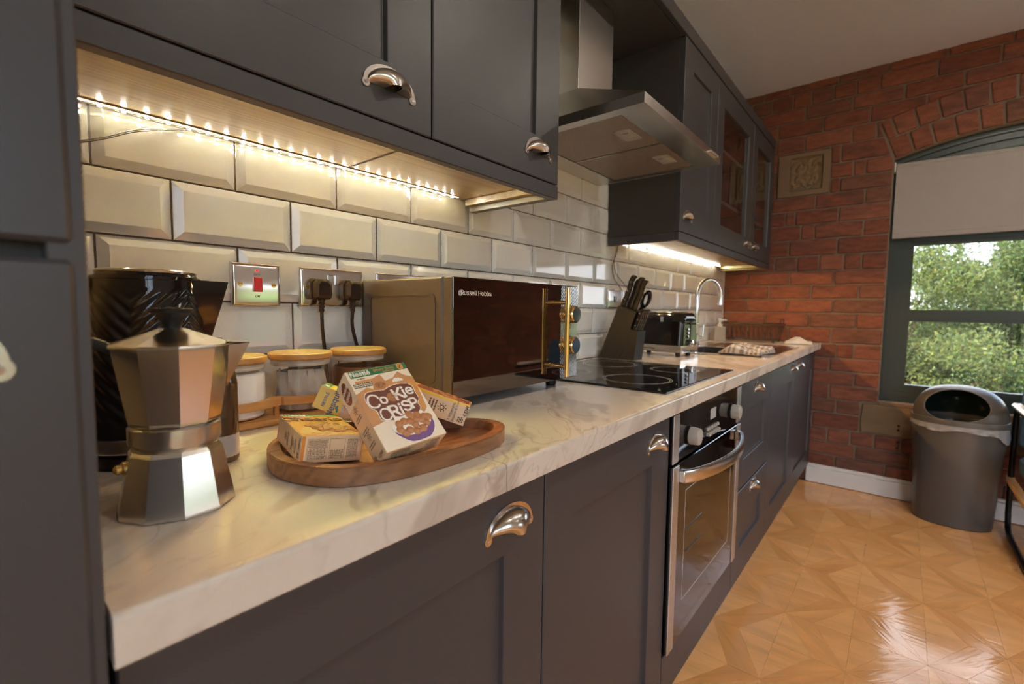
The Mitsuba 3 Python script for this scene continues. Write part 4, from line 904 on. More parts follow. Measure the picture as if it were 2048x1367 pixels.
def body_text(lines, x0, x1, y0, dy, h=0.0011, seed=1):      # rows of small print, too fine to read
    g = random.Random(seed); P = []
    for r in range(lines):
        x = x0
        while x < x1 - 0.002:
            w = g.uniform(0.0015, 0.005); P.append(sbox(x, y0 - r * dy, min(x + w, x1), y0 - r * dy + h)); x += w + 0.0008
    return unary_union(P)
def nutrition(FB, W, D, par, seed):
    m = [flat(sbox(W * 0.10, -D + 0.004, W * 0.42, -0.004).difference(sbox(W * 0.10 + .0004, -D + .0044, W * 0.42 - .0004, -.0044)), FB, 0.0002),
         flat(sbox(W * 0.45, -D + 0.004, W * 0.70, -0.004).difference(sbox(W * 0.45 + .0004, -D + .0044, W * 0.70 - .0004, -.0044)), FB, 0.0002),
         flat(body_text(5, W * 0.12, W * 0.40, -D + 0.0135, 0.0021, 0.0012, seed), FB, 0.0002), flat(body_text(5, W * 0.47, W * 0.68, -D + 0.0135, 0.0021, 0.0012, seed + 1), FB, 0.0002)]
    for k in range(16): m.append(flat(body_text(1, 0, 0.010 + 0.004 * ((k * 7) % 3), 0, 0.002, 0.0009, seed + k), FB @ rot2(W * (0.12 + 0.018 * k), -0.0055, 0, -90), 0.0002))
    for k in range(7): m.append(flat(body_text(1, 0, D - 0.009, 0, 0.002, 0.0010, seed + 30 + k), FB @ rot2(W * (0.74 + 0.026 * k), -0.0045, 0, -90), 0.0002))
    obj('small_print', cat(m), 'ink_print', par)
def side_marks(FS, H, D, par, seed, logo=True):
    m = []
    for k, v in enumerate((0.20, 0.36, 0.52)):
        if k % 2 == 0: 
            sun = unary_union([Point(0, 0).buffer(0.0032).difference(Point(0, 0).buffer(0.0022))] + [affinity.rotate(sbox(0.0042, -0.0005, 0.0062, 0.0005), a, origin=(0, 0)) for a in range(0, 360, 45)] + [affinity.rotate(sbox(-0.0014, -0.0004, 0.0014, 0.0004), 50)])
            m.append(flat(affinity.translate(sun, -D * 0.5, H * (v + 0.09)), FS, 0.0002))
        for r in range(2): m.append(flat(body_text(1, -D * 0.80, -D * 0.25, H * (v - 0.03 * r), 0.002, 0.0016, seed + k * 3 + r), FS, 0.0002))
    m.append(text('cpw', 0.0052, FS @ L2(-D * 0.32, H * 0.055, 0.0002), bold=True)); m.append(flat(body_text(4, -D * 0.86, -D * 0.66, H * 0.085, 0.0022, 0.0014, seed + 9), FS, 0.0002))
    obj('small_print', cat(m), 'ink_print', par)

# cookie cereal box leaning on the others
W, H, D = 0.0889, 0.1218, 0.0343
R_ = np.array([[0.9953, -0.0151, -0.0954], [-0.0558, 0.7164, -0.6954], [0.0789, 0.6975, 0.7122]])
b, M, FS, FB, _ = carton('cream cereal box lettered COOKIE CRISP, leaning on the other boxes', np.array([0.0667, -0.5169, 0.9136 - 0.0035]), R_[:, 0], R_[:, 1], R_[:, 2], W, H, D, 'card_white', 'card_cream', 'card_cream')
s = lambda pts: [(u * W, v * H) for u, v in pts]
k = obj('header_band', flat(sbox(0.05 * W, 0.905 * H, 0.995 * W, 0.992 * H), M, 0.00016), 'ink_green', b)
obj('lettering', cat([text('Nestlé', 0.0068, M @ L2(0.215 * W, 0.948 * H, 0.0003), bold=True), put(box(0.062 * W, 0.36 * W, 0.9785 * H, 0.9815 * H, 0.0003, 0.0005), M)]), 'ink_white', k)
obj('lettering', cat([text('Whole Grain', 0.0040, M @ L2(0.60 * W, 0.958 * H, 0.0003)), text('Guaranteed', 0.0024, M @ L2(0.665 * W, 0.925 * H, 0.0003))]), 'ink_tan', k)
obj('grain_seal', cat([flat(affinity.scale(Point(0.885 * W, 0.95 * H).buffer(0.0056), 0.9, 1.0), M, 0.0003)]), 'ink_orange', k)
obj('seal_tick', cat([flat(affinity.rotate(sbox(0.885 * W - .0005, 0.95 * H - .003, 0.885 * W + .0005, 0.95 * H + .003), -25), M, 0.0005), flat(affinity.rotate(sbox(0.885 * W - .0022, 0.945 * H - .0018, 0.885 * W - .0014, 0.945 * H + .0014), 25), M, 0.0005)]), 'ink_dark', k)
obj('mountains', flat(Polygon(s([(0.0, 0.30), (0.0, 0.70), (0.21, 0.765), (0.29, 0.72), (0.35, 0.86), (0.50, 0.897), (0.53, 0.80), (0.67, 0.82), (0.80, 0.892), (0.87, 0.83), (0.99, 0.78), (0.99, 0.66), (0.93, 0.36), (0.80, 0.28), (0.5, 0.32), (0.2, 0.33)])).buffer(0), M, 0.00022), 'ink_tan', b)
obj('mountain_shade', flat(unary_union([Polygon(s([(0.12, 0.40), (0.13, 0.70), (0.21, 0.762), (0.40, 0.66), (0.48, 0.40)])).buffer(0), Polygon(s([(0.45, 0.66), (0.62, 0.79), (0.80, 0.72), (0.985, 0.775), (0.985, 0.66), (0.92, 0.36), (0.6, 0.36)])).buffer(0)]), M, 0.00036), 'ink_orange', b)
spl = [(0.096, 0.635), (0.155, 0.693), (0.277, 0.698), (0.422, 0.686), (0.536, 0.713), (0.674, 0.724), (0.828, 0.705), (0.891, 0.653), (0.881, 0.587), (0.882, 0.493), (0.821, 0.438), (0.828, 0.385), (0.765, 0.328), (0.644, 0.34), (0.442, 0.302), (0.264, 0.327), (0.169, 0.358), (0.167, 0.464), (0.105, 0.524)]
sp = blob(s(spl))
obj('title_outline', flat(sp.buffer(0.0009), M, 0.00050), 'ink_white', b); obj('title_cloud', flat(sp, M, 0.00064), 'ink_brown', b)
lt = []
for ch, u, v, hh, dg in (('C', 0.190, 0.580, 0.0225, -14), ('o', 0.345, 0.566, 0.0150, -6), ('K', 0.610, 0.605, 0.0190, 6), ('i', 0.705, 0.612, 0.0180, 2), ('e', 0.805, 0.610, 0.0160, -4), ('C', 0.262, 0.400, 0.0200, -8), ('R', 0.415, 0.415, 0.0190, 4), ('i', 0.525, 0.420, 0.0175, 0), ('S', 0.630, 0.440, 0.0170, 4), ('P', 0.768, 0.455, 0.0170, 6)):
    m = meshkit.text_mesh(ch, hh * 0.92, 0.00014, ch != 'C'); bx = m.bounds; m.apply_translation([-(bx[0, 0] + bx[1, 0]) / 2, -(bx[0, 1] + bx[1, 1]) / 2, 0])
    m2 = m.copy(); m2.apply_scale([0.95 if ch == 'C' else 1.08, 1.0, 1.0]); lt.append(put(m2, M @ rot2(u * W, v * H, 0.00078, dg)))
obj('title_lettering', cat(lt), 'ink_white', b)
def cookie_disc(u, v, r, sq=0.85, w=0.0008):
    return flat(affinity.scale(Point(u * W, v * H).buffer(r), 1.0, sq), M, w)
obj('cookie_picture', cat([cookie_disc(0.42, 0.760, 0.0078, 0.72), cookie_disc(0.498, 0.582, 0.0082, 0.85)]), 'cookie_print', b)
g = random.Random(3)
obj('cookie_chips', cat([flat(Point((u + g.uniform(-.06, .06)) * W, (v + g.uniform(-.03, .03)) * H).buffer(0.0007), M, 0.00095) for u, v in ((0.42, 0.76), (0.498, 0.582)) for _ in range(7)]), 'ink_dark', b)
obj('cloud_shape', flat(unary_union([Point(x * W, y * H).buffer(r) for x, y, r in ((0.66, 0.775, 0.0024), (0.70, 0.785, 0.0032), (0.745, 0.782, 0.0030), (0.79, 0.775, 0.0022))]), M, 0.0005), 'ink_white', b)
obj('table_marks', cat([flat(Point(x * W, 0.845 * H).buffer(0.0022), M, 0.0004) for x in (0.10, 0.145, 0.19, 0.235, 0.28, 0.325)]), 'ink_orange', b)
obj('small_print', cat([flat(body_text(3, 0.03 * W, 0.33 * W, 0.815 * H, 0.0026, 0.0016, 4), M, 0.0002), flat(body_text(1, 0.12 * W, 0.25 * W, 0.876 * H, 0.0026, 0.0012, 5), M, 0.0002)]), 'ink_dark', b)
bowl = blob(s([(0.255, 0.175), (0.300, 0.118), (0.405, 0.040), (0.52, 0.018), (0.64, 0.020), (0.755, 0.035), (0.87, 0.115), (0.905, 0.20), (0.88, 0.25), (0.72, 0.345), (0.56, 0.345), (0.42, 0.32), (0.30, 0.245)]))
obj('bowl_outline', flat(bowl.buffer(0.0010), M, 0.00055), 'ink_white', b); obj('bowl_picture', flat(bowl, M, 0.00082), 'ink_purple', b)
milk = blob(s([(0.25, 0.19), (0.26, 0.26), (0.32, 0.28), (0.36, 0.345), (0.46, 0.33), (0.60, 0.35), (0.74, 0.33), (0.80, 0.345), (0.86, 0.28), (0.905, 0.25), (0.89, 0.215), (0.80, 0.15), (0.65, 0.105), (0.50, 0.095), (0.36, 0.12)]))
obj('milk_picture', flat(milk, M, 0.00096), 'ink_white', b)
cb = [(0.59, 0.325), (0.70, 0.30), (0.46, 0.265), (0.345, 0.185), (0.478, 0.155), (0.60, 0.20), (0.685, 0.135), (0.80, 0.26), (0.86, 0.245), (0.37, 0.25), (0.55, 0.25), (0.72, 0.235), (0.78, 0.185), (0.40, 0.135), (0.57, 0.125), (0.66, 0.255)]
def dome_disc(u, v, r): return put(lathe([(r, 0.0), (r * 0.9, 0.0006), (r * 0.5, 0.0011), (0, 0.0012)], 14, (u * W, v * H, 0.0010), cap=False), M)
obj('cereal_picture', cat([dome_disc(u, v, 0.0056) for u, v in cb]), 'cookie_print', b, smooth=60)
obj('cookie_chips', cat([flat(Point((u + g.uniform(-.04, .04)) * W, (v + g.uniform(-.025, .025)) * H).buffer(0.0006), M, 0.0019) for u, v in cb for _ in range(4)]), 'ink_dark', b)
side_marks(FS, H, D, b, 11); nutrition(FB, W, D, b, 21)
obj('side_logo', flat(blob([(-D * 0.75, H * 0.73), (-D * 0.80, H * 0.86), (-D * 0.55, H * 0.95), (-D * 0.3, H * 0.92), (-D * 0.22, H * 0.78), (-D * 0.45, H * 0.70)]), FS, 0.0002), 'ink_brown', b)
obj('side_lettering', cat([text('COOKIE', 0.0042, FS @ rot2(-D * 0.5, H * 0.86, 0.0004, 8), bold=True), text('CRISP', 0.0042, FS @ rot2(-D * 0.48, H * 0.78, 0.0004, 8), bold=True)]), 'ink_white', b)
obj('white_side_top', flat(sbox(-D + 0.0006, H * 0.66, -0.0006, H - 0.0006).difference(sbox(-2, -2, -1, -1)), FS, 0.00005, 0.0001), 'card_white', b)

# honey-coloured box lying on its back
W, H, D = 0.0740, 0.1051, 0.0328
R_ = np.array([[0.9733, 0.1933, 0.1237], [-0.1846, 0.9797, -0.0788], [-0.1364, 0.0538, 0.9892]])
b, M, FS, FB, _ = carton('orange honey cereal box lettered Cheerios, lying on its back at the left of the tray', np.array([0.0052, -0.4403, 0.9317 - 0.0035]), R_[:, 0], R_[:, 1], R_[:, 2], W, H, D, 'card_orange', 'card_cream', 'card_cream')
k = obj('header_band', flat(sbox(0.03 * W, 0.90 * H, 0.995 * W, 0.99 * H), M, 0.00016), 'ink_green', b)
obj('lettering', text('Nestlé', 0.0062, M @ L2(0.24 * W, 0.945 * H, 0.0003), bold=True), 'ink_white', k)
obj('lettering', text('Cheerios', 0.0165, M @ L2(0.53 * W, 0.735 * H, 0.0006), bold=True, squash=0.92), 'ink_dark', b)
obj('small_print', cat([flat(body_text(1, 0.10 * W, 0.45 * W, 0.855 * H, 0.003, 0.0022, 8), M, 0.0003)]), 'ink_white', b)
obj('glow_patch', flat(blob([(0.05 * W, 0.10 * H), (0.18 * W, 0.40 * H), (0.45 * W, 0.55 * H), (0.80 * W, 0.58 * H), (0.97 * W, 0.30 * H), (0.95 * W, 0.06 * H), (0.45 * W, 0.03 * H)]), M, 0.0002), 'ink_tan', b)
pts = [(g.gauss(0.62, 0.16), g.gauss(0.34, 0.09)) for _ in range(46)]
ring = lambda u, v: put(move(trimesh.creation.torus(0.0034, 0.0013, major_sections=14, minor_sections=6).apply_scale([1, 1, 0.35]), (u * W, v * H, 0.0008)), M)
obj('cereal_picture', cat([ring(min(max(u, 0.12), 0.93), min(max(v, 0.10), 0.52)) for u, v in pts]), 'cookie_print', b, smooth=True, kind='stuff')
obj('spoon_picture', flat(affinity.scale(Point(0.33 * W, 0.10 * H).buffer(0.0085), 1.3, 0.55), M, 0.0004), 'cookie_print', b)
nutrition(FB, W, D, b, 41); side_marks(FS, H, D, b, 51)
obj('edge_flap', flat(sbox(0.0005, -D + .0005, 0.0045, -0.0005), FB, 0.0003), 'card_orange', b)

# yellow chocolate box behind, side on
W, H, D = 0.080, 0.115, 0.034
ea, eb, ec = np.array([0.5678, 0.8157, -0.1107]), np.array([0.7267, -0.5598, -0.3982]), np.array([-0.3868, 0.1456, -0.9106])
b, M, FS, FB, _ = carton('yellow topped cereal box lettered Nesquik on its side, tilted behind the other boxes', np.array([0.0969, -0.3130, 0.9634]) + eb * H + np.array([0, 0, -0.001]), ea, -eb, -ec, W, H, D, 'card_yellow', 'card_cream', 'card_cream')
k = obj('header_band', flat(sbox(0.01 * W, 0.90 * H, 0.995 * W, 0.99 * H), M, 0.00016), 'ink_green', b)
obj('lettering', text('Nestlé', 0.0062, M @ L2(0.24 * W, 0.945 * H, 0.0003), bold=True), 'ink_white', k)
ys = obj('yellow_side', flat(sbox(-D + .0006, H * 0.66, -.0006, H - .0006), FS, 0.00005, 0.0002), 'card_yellow', b)
obj('lettering', cat([text('Nesquik', 0.0078, FS @ L2(-D * 0.5, H * 0.775, 0.0003), bold=True), text('NESTLÉ', 0.0042, FS @ L2(-D * 0.5, H * 0.885, 0.0003), bold=True)]), 'ink_blue', ys)
obj('leaf_mark', flat(unary_union([affinity.translate(affinity.rotate(affinity.scale(Point(0, 0).buffer(0.0022), 1.5, 0.7), a), -D * 0.78 + 0.002 * k, H * 0.70 + 0.001 * k) for k, a in enumerate((20, 70, -30))]), FS, 0.0003), 'ink_green', ys)
side_marks(FS, H, D, b, 61)

# brown and golden box at the right end
ea, eb, ec = np.array([0.7223, 0.6792, -0.1300]), np.array([0.6149, -0.7168, -0.3286]), np.array([-0.3164, 0.1574, -0.9355])
b, M, FS, FB, _ = carton('golden cereal box with a chocolate brown front sticking out at the right of the tray', np.array([0.1883, -0.3785, 0.9642]) + eb * H + np.array([0, 0, 0.0018]), ea, -eb, -ec, W, H, D, 'card_orange', 'card_cream', 'card_cream')
obj('brown_print', flat(sbox(0.06 * W, 0.03 * H, 0.99 * W, 0.80 * H), M, 0.0002), 'ink_brown', b)
obj('cereal_picture', cat([put(lathe([(0.0042, 0.0), (0.0036, 0.0008), (0, 0.0011)], 10, (g.uniform(0.1, 0.95) * W, g.uniform(0.05, 0.6) * H, 0.0003), cap=False), M) for _ in range(40)]), 'cookie_print', b, smooth=60, kind='stuff')
obj('side_lettering', cat([text('7 Vitamins,', 0.0042, FS @ L2(-D * 0.52, H * 0.215, 0.0002)), text('Calcium & Iron', 0.0036, FS @ L2(-D * 0.50, H * 0.165, 0.0002)), text('cpw', 0.0062, FS @ L2(-D * 0.30, H * 0.035, 0.0002), bold=True),
    flat(unary_union([Point(-D * .5, H * .35).buffer(0.0038).difference(Point(-D * .5, H * .35).buffer(0.0026))] + [affinity.translate(affinity.rotate(sbox(0.0048, -0.0006, 0.0070, 0.0006), a, origin=(0, 0)), -D * .5, H * .35) for a in range(0, 360, 45)]), FS, 0.0002), flat(body_text(4, -D * 0.88, -D * 0.62, H * 0.09, 0.0024, 0.0015, 77), FS, 0.0002), flat(body_text(3, -D * 0.85, -D * 0.2, H * 0.52, 0.005, 0.0022, 78), FS, 0.0002)]), 'ink_dark', b)
obj('yellow_edge', flat(sbox(-0.0045, 0.0006, -0.0003, H - .0006), FS, 0.0001), 'card_yellow', b)

# --- knife block
kb = thing('knife_block', 'dark grey stepped knife block behind the hob holding black handled knives', 'knife block')
KX0, KX1, zk = 1.447, 1.522, zt(1.48)
FK = frame((KX0, 0, 0), (0, 1, 0), (0, 0, 1), (1, 0, 0))
obj('main_block', put(extrude(Polygon([(-0.016, zk), (-0.111, zk), (-0.177, 1.073), (-0.100, 1.097)]), KX1 - KX0), FK), 'black_soft', kb)
obj('front_block', put(extrude(Polygon([(-0.1125, zk), (-0.172, zk), (-0.184, 0.998), (-0.1515, 1.0035)]), KX1 - KX0), FK), 'black_soft', kb)
lean = np.array([0, -0.324, 0.946]); lean /= np.linalg.norm(lean); fwdk = np.array([0, -0.946, -0.324])
def knife(x, y, z, ln, lab, grp, blade=0.10, wd=0.0105, rivets=True):
    k = thing('kitchen_knife' if ln > 0.1 else 'steak_knife', lab, 'knife', grp)
    P = np.array([x, y, z]); pts = [P + lean * (ln * q) + fwdk * o for q, o in ((0.0, 0.0), (0.15, -0.0010), (0.5, 0.0018), (0.8, 0.0), (0.93, 0.0030), (1.0, 0.0075))]
    pth = spline(pts, 5); n = len(pth); a = np.arange(14) * 2 * PI / 14; wds = np.interp(np.linspace(0, 1, n), [0, 0.1, 0.3, 0.55, 0.85, 0.96, 1.0], [0.85, 1.05, 0.9, 1.0, 1.05, 0.95, 0.3]) * wd
    sec = np.stack([np.sign(np.cos(a)) * np.abs(np.cos(a)) ** 0.6, np.sign(np.sin(a)) * np.abs(np.sin(a)) ** 0.6], -1)
    m = tube(pth, 1.0, 14); v = pth[:, None] + sec[None, :, :1] * np.array([1, 0, 0]) * (0.62 * wds)[:, None, None] + sec[None, :, 1:] * fwdk * wds[:, None, None]
    m.vertices = np.vstack([v.reshape(-1, 3), pth[:1], pth[-1:]]); obj('handle', m, 'black_plastic', k, smooth=45)
    obj('tang', tube(pth[2:-3] - np.array([0.62 * wd * 0.2, 0, 0]), 0.0011, 5) if False else cat([tube(pth[2:-2] + fwdk * (wds[2:-2, None] * 1.0 - 0.0003) , 0.0009, 6)]), 'steel_smooth', k)
    if rivets: obj('rivet', cat([put(lathe([(0.0024, 0.0), (0.002, 0.0008), (0, 0.001)], 10), frame(P + lean * ln * q - np.array([0.62 * wd - 0.0002, 0, 0]), (0, 1, 0), (0, 0, 1), (-1, 0, 0))) for q in (0.22, 0.50, 0.78)]), 'steel_smooth', k)
    Bm = box(-0.0008, 0.0008, -wd * 0.9, wd * 0.9, -blade, 0.008, 0.0003)
    obj('blade', put(Bm, frame(P, (1, 0, 0), fwdk, lean)), 'steel_smooth', k)
for i, (x, y, z, ln, lab) in enumerate(((1.461, -0.113, 1.0930, 0.130, 'black handled kitchen knife at the back left of the knife block'), (1.478, -0.1375, 1.0853, 0.130, 'black handled kitchen knife in the middle of the knife block'), (1.463, -0.1615, 1.0778, 0.124, 'black handled kitchen knife at the front left of the main slots'), (1.503, -0.119, 1.0911, 0.118, 'black handled kitchen knife at the back right of the knife block'))):
    knife(x, y, z, ln, lab, 'large knives in the knife block', rivets=i == 0)
for i, x in enumerate((1.4565, 1.4745, 1.4925, 1.5105)):
    knife(x, -0.166, 1.0010, 0.088, ('leftmost steak knife in the front of the knife block, its rivets showing', 'second steak knife from the left in the front of the knife block', 'third steak knife from the left in the front of the knife block', 'rightmost steak knife in the front of the knife block')[i], 'steak knives in the front of the block', blade=0.07, wd=0.0085, rivets=i == 0)
sc = thing('scissors', 'black looped kitchen scissors standing in the knife block', 'scissors')
P = np.array([1.507, -0.162, 1.0760])
loop = [P + lean * (0.055 + 0.030 * math.cos(a)) + fwdk * (0.012 + 0.014 * math.sin(a)) for a in np.linspace(0, 2 * PI, 22)[:-1]]
obj('handle', cat([tube(np.array(loop), 0.0046, 8, closed=True), tube([P, P + lean * 0.03 + fwdk * 0.006], 0.006, 8), tube(np.array([p + np.array([0.010, 0.012, -0.006]) for p in loop]), 0.0046, 8, closed=True)]), 'black_plastic', sc, smooth=50)
obj('blade', put(box(-0.0012, 0.0012, -0.007, 0.007, -0.09, 0.01, .0003), frame(P, (1, 0, 0), fwdk, lean)), 'steel_smooth', sc)
st_ = thing('sharpening_steel', 'sharpening steel with a bright round end in the knife block', 'knife sharpener')
P = np.array([1.495, -0.140, 1.0850])
obj('handle', tube([P, P + lean * 0.05, P + lean * 0.112], [0.006, 0.0085, 0.0078], 12), 'black_plastic', st_, smooth=45)
obj('cap', tube([P + lean * 0.112, P + lean * 0.119, P + lean * 0.124], [0.0080, 0.0085, 0.003], 12), 'chrome', st_, smooth=45)
obj('rod', tube([P - lean * 0.09, P], 0.004, 10), 'steel', st_)

# --- toaster
ts = thing('toaster', 'black gloss toaster with chevron ribbed sides right of the knife block', 'toaster')
c_, s_ = math.cos(-0.13), math.sin(-0.13)
MT = frame((1.692, -0.266, zt(1.75)), (c_, s_, 0), (-s_, c_, 0), (0, 0, 1)); TW, TL = 0.150, 0.250
prof = [(0.004, 0.022), (0.0, 0.045), (0.005, 0.150), (0.014, 0.176), (0.030, 0.186), (TW - 0.030, 0.186), (TW - 0.014, 0.176), (TW - 0.005, 0.150), (TW, 0.045), (TW - 0.004, 0.022)]
PT = Polygon(prof).buffer(-0.004).buffer(0.004)
m = extrude(PT, TL - 0.05); m.apply_transform(frame((0, TL - 0.025, 0), (1, 0, 0), (0, 0, 1), (0, -1, 0)))
obj('body', put(m, MT), 'black_gloss', ts, smooth=30)
def end_cap(y0, sg):             # bulging moulded end
    E = np.array(PT.buffer(0.0022).exterior.coords)[:-1]; c = np.array([TW / 2, 0.105]); n = len(E); rs = []
    for q in (0.0, 0.0, 0.25, 0.5, 0.7, 0.85, 0.95, 1.0):
        k = 1 - 0.30 * (1 - math.sqrt(max(0, 1 - q * q))); dep = -0.026 if not rs else 0.026 * q ** 1.0 * 0.75
        P = c + (E - c) * k; rs.append(np.c_[P[:, 0], np.full(n, y0 - sg * dep), P[:, 1]])
    v = np.vstack(rs + [[[c[0], y0 - sg * 0.0205, c[1]]]]); f = []; i = np.arange(n); j = (i + 1) % n
    for r in range(len(rs) - 1): f += [np.stack([r * n + i, r * n + j, (r + 1) * n + j], -1), np.stack([r * n + i, (r + 1) * n + j, (r + 1) * n + i], -1)]
    f.append(np.stack([(len(rs) - 1) * n + i, (len(rs) - 1) * n + j, np.full(n, len(v) - 1)], -1))
    return trimesh.Trimesh(v, np.vstack(f), process=False)
for yy, sg in ((0.020, 1), (TL - 0.020, -1)): obj('end_cover', put(end_cap(yy, sg), MT), 'black_gloss', ts, smooth=50)
def tside(U, V, sg):
    d = (np.abs(U - TL * 0.42) * 1.0 + np.abs(V - 0.105)); r = (d * 95.0) % 1.0
    hgt = 0.0020 * np.clip(np.abs(r - 0.5) * 4 - 0.7, 0, 1)
    x = np.interp(V, [0.022, 0.045, 0.150, 0.176], [0.004, 0.0, 0.005, 0.014]); x = x - 0.0004 - hgt
    return np.stack([x if sg > 0 else TW - x, U, V], -1)
for sg in (1, -1): obj('ribbed_side', put(grid_mesh(lambda U, V: tside(U, V, sg), np.linspace(0.026, TL - 0.026, 170), np.linspace(0.046, 0.160, 110)), MT), 'black_gloss', ts, smooth=True)
obj('base_band', put(cat([extrude(PT.intersection(sbox(-1, 0.021, 1, 0.045)).buffer(0.0035, join_style=2), TL + 0.002).apply_transform(frame((0, TL + 0.001, 0), (1, 0, 0), (0, 0, 1), (0, -1, 0)))]), MT), 'steel_smooth', ts)
obj('top_rim', put(cat([box(0.026, TW - 0.026, 0.035, TL - 0.035, 0.1855, 0.1900, .002)]), MT), 'steel_smooth', ts)
for xx in (0.048, 0.088): obj('slot', put(box(xx, xx + 0.018, 0.050, TL - 0.050, 0.1895, 0.1906), MT), 'hole_dark', ts)
obj('lever', put(cat([box(TW / 2 - 0.016, TW / 2 + 0.016, -0.036, -0.004, 0.138, 0.147, .003)]), MT), 'steel_smooth', ts, label='bright lever')
obj('lever_track', put(box(TW / 2 - 0.004, TW / 2 + 0.004, -0.0012, -0.0002, 0.060, 0.150), MT), 'hole_dark', ts)
obj('dial', put(lathe([(0.016, 0), (0.016, 0.012), (0.013, 0.014), (0, 0.0145)], 24), MT @ frame((TW / 2, -0.001, 0.058), (1, 0, 0), (0, 0, 1), (0, -1, 0))), 'chrome', ts, smooth=40)
for z in (0.085, 0.10, 0.115): obj('button', put(lathe([(0.006, 0), (0.006, 0.004), (0, 0.005)], 14), MT @ frame((TW / 2 - 0.022, -0.001, z), (1, 0, 0), (0, 0, 1), (0, -1, 0))), 'chrome', ts)
obj('brand_tab', put(box(-0.0008, 0.0030, 0.085, 0.098, 0.148, 0.170), MT), 'steel', ts)
obj('lettering', text('Russell Hobbs', 0.0068, MT @ frame((-0.0037, 0.150, 0.033), (0, -1, 0), (0, 0, 1), (-1, 0, 0)), bold=True), 'ink_dark', ts)
for x in (0.03, TW - 0.03):
    for y in (0.03, TL - 0.03): obj('foot', put(lathe([(0.010, 0.0008), (0.010, 0.023)], 12, (x, y, 0)), MT), 'black_plastic', ts)

# --- sink and tap
sk = thing('sink', 'stainless steel inset sink with a ridged drainer at the far end of the worktop', 'sink')
zs = zt(2.3); SX0, SX1, SY0, SY1 = 1.905, 2.735, -0.5435, -0.055
BX0, BX1, BY0, BY1 = 1.975, 2.335, -0.480, -0.125
plan = sbox(SX0, SY0, SX1, SY1).buffer(-0.015).buffer(0.015); bowl_p = sbox(BX0, BY0, BX1, BY1).buffer(-0.05).buffer(0.05)
zr = lambda x: zt(x) + 0.0002
m = extrude(plan.difference(bowl_p), 0.0035); m.vertices[:, 2] += zt(m.vertices[:, 0]) - 0.0002
obj('rim', cat([m]), 'steel_smooth', sk)
bb = [extrude(bowl_p.difference(bowl_p.buffer(-0.0015)), 0.15, zs - 0.148), extrude(bowl_p.buffer(-0.001), 0.002, zs - 0.149)]
obj('bowl', cat(bb), 'steel_smooth', sk)
for y in np.linspace(-0.45, -0.15, 9): obj('drainer_ridge', tube([(2.42, y, zt(2.42) + 0.003), (2.70, y, zt(2.70) + 0.003)], 0.0045, 8), 'steel_smooth', sk, smooth=50)
tp_ = thing('kitchen_tap', 'tall chrome swan neck kitchen tap behind the sink', 'tap')
TB = np.array([2.368, -0.100, zt(2.37) + 0.0032]); dx, dy = math.cos(math.radians(20)), -math.sin(math.radians(20)); rr_ = 0.098
path = [TB, TB + [0, 0, 0.10], TB + [0, 0, 0.20], TB + [0, 0, 0.262]] + [TB + [dx * rr_ * (1 - math.cos(a)), dy * rr_ * (1 - math.cos(a)), 0.266 + rr_ * math.sin(a)] for a in np.linspace(0.12, PI, 16)] + [TB + [dx * 2 * rr_, dy * 2 * rr_, 0.235]]
obj('spout', tube(np.array(path), 0.0115, 18), 'chrome', tp_, smooth=40)
obj('base_ring', lathe([(0.026, 0.0002), (0.026, 0.006), (0.018, 0.010), (0.018, 0.060), (0.0125, 0.066)], 28, TB, cap=False), 'chrome', tp_, smooth=35)
obj('nozzle', tube([TB + [dx * 2 * rr_, dy * 2 * rr_, 0.240], TB + [dx * 2 * rr_, dy * 2 * rr_, 0.226]], 0.0130, 18), 'chrome', tp_, smooth=35)
obj('lever', cat([tube([TB + [0.010, -0.012, 0.045], TB + [0.020, -0.030, 0.048]], 0.009, 12), tube([TB + [0.020, -0.030, 0.048], TB + [0.022, -0.034, 0.115]], [0.006, 0.004], 10)]), 'chrome', tp_, smooth=40)

sd_ = thing('soap_dispenser', 'square grey soap dispenser with a clear pump beside the tap', 'soap dispenser')
SC = (2.885, -0.078, zt(2.88))
obj('body', move(box(-0.033, 0.033, -0.033, 0.033, 0.0003, 0.095, 0.004), SC, 0.35), 'soap_grey', sd_)
obj('pump', cat([lathe([(0.016, 0.0945), (0.016, 0.108), (0.007, 0.112), (0.006, 0.128), (0.012, 0.131), (0.012, 0.145), (0.0, 0.147)], 20, SC), tube([(SC[0], SC[1], SC[2] + 0.139), (SC[0] + 0.030, SC[1] - 0.030, SC[2] + 0.137)], 0.005, 8)]), 'clear_plastic', sd_, smooth=40)

# --- dish rack of black wire
dk = thing('dish_rack', 'black wire dish rack against the brick wall beside the sink', 'dish rack')
RX0, RX1, RY0, RY1, zr0 = 2.945, 3.185, -0.395, -0.050, zt(3.05)
def loop_rect(x0, x1, y0, y1, z, r):
    P_ = np.array(sbox(x0, y0, x1, y1).buffer(-0.02).buffer(0.02).exterior.coords)[:-1]; return tube(np.c_[P_, np.full(len(P_), z)], r, 6, closed=True)
obj('top_rim', cat([loop_rect(RX0, RX1, RY0, RY1, zr0 + 0.115, 0.0042), loop_rect(RX0 + .004, RX1 - .004, RY0 + .004, RY1 - .004, zr0 + 0.098, 0.0022), loop_rect(RX0 + .02, RX1 - .02, RY0 + .02, RY1 - .02, zr0 + 0.014, 0.0026)]), 'wire_black', dk)
ws = []
for y in np.linspace(RY0 + .03, RY1 - .03, 12): ws.append(tube([(RX0 + .004, y, zr0 + .098), (RX0 + .022, y, zr0 + .014), (RX1 - .022, y, zr0 + .014), (RX1 - .004, y, zr0 + .098)], 0.0021, 5))
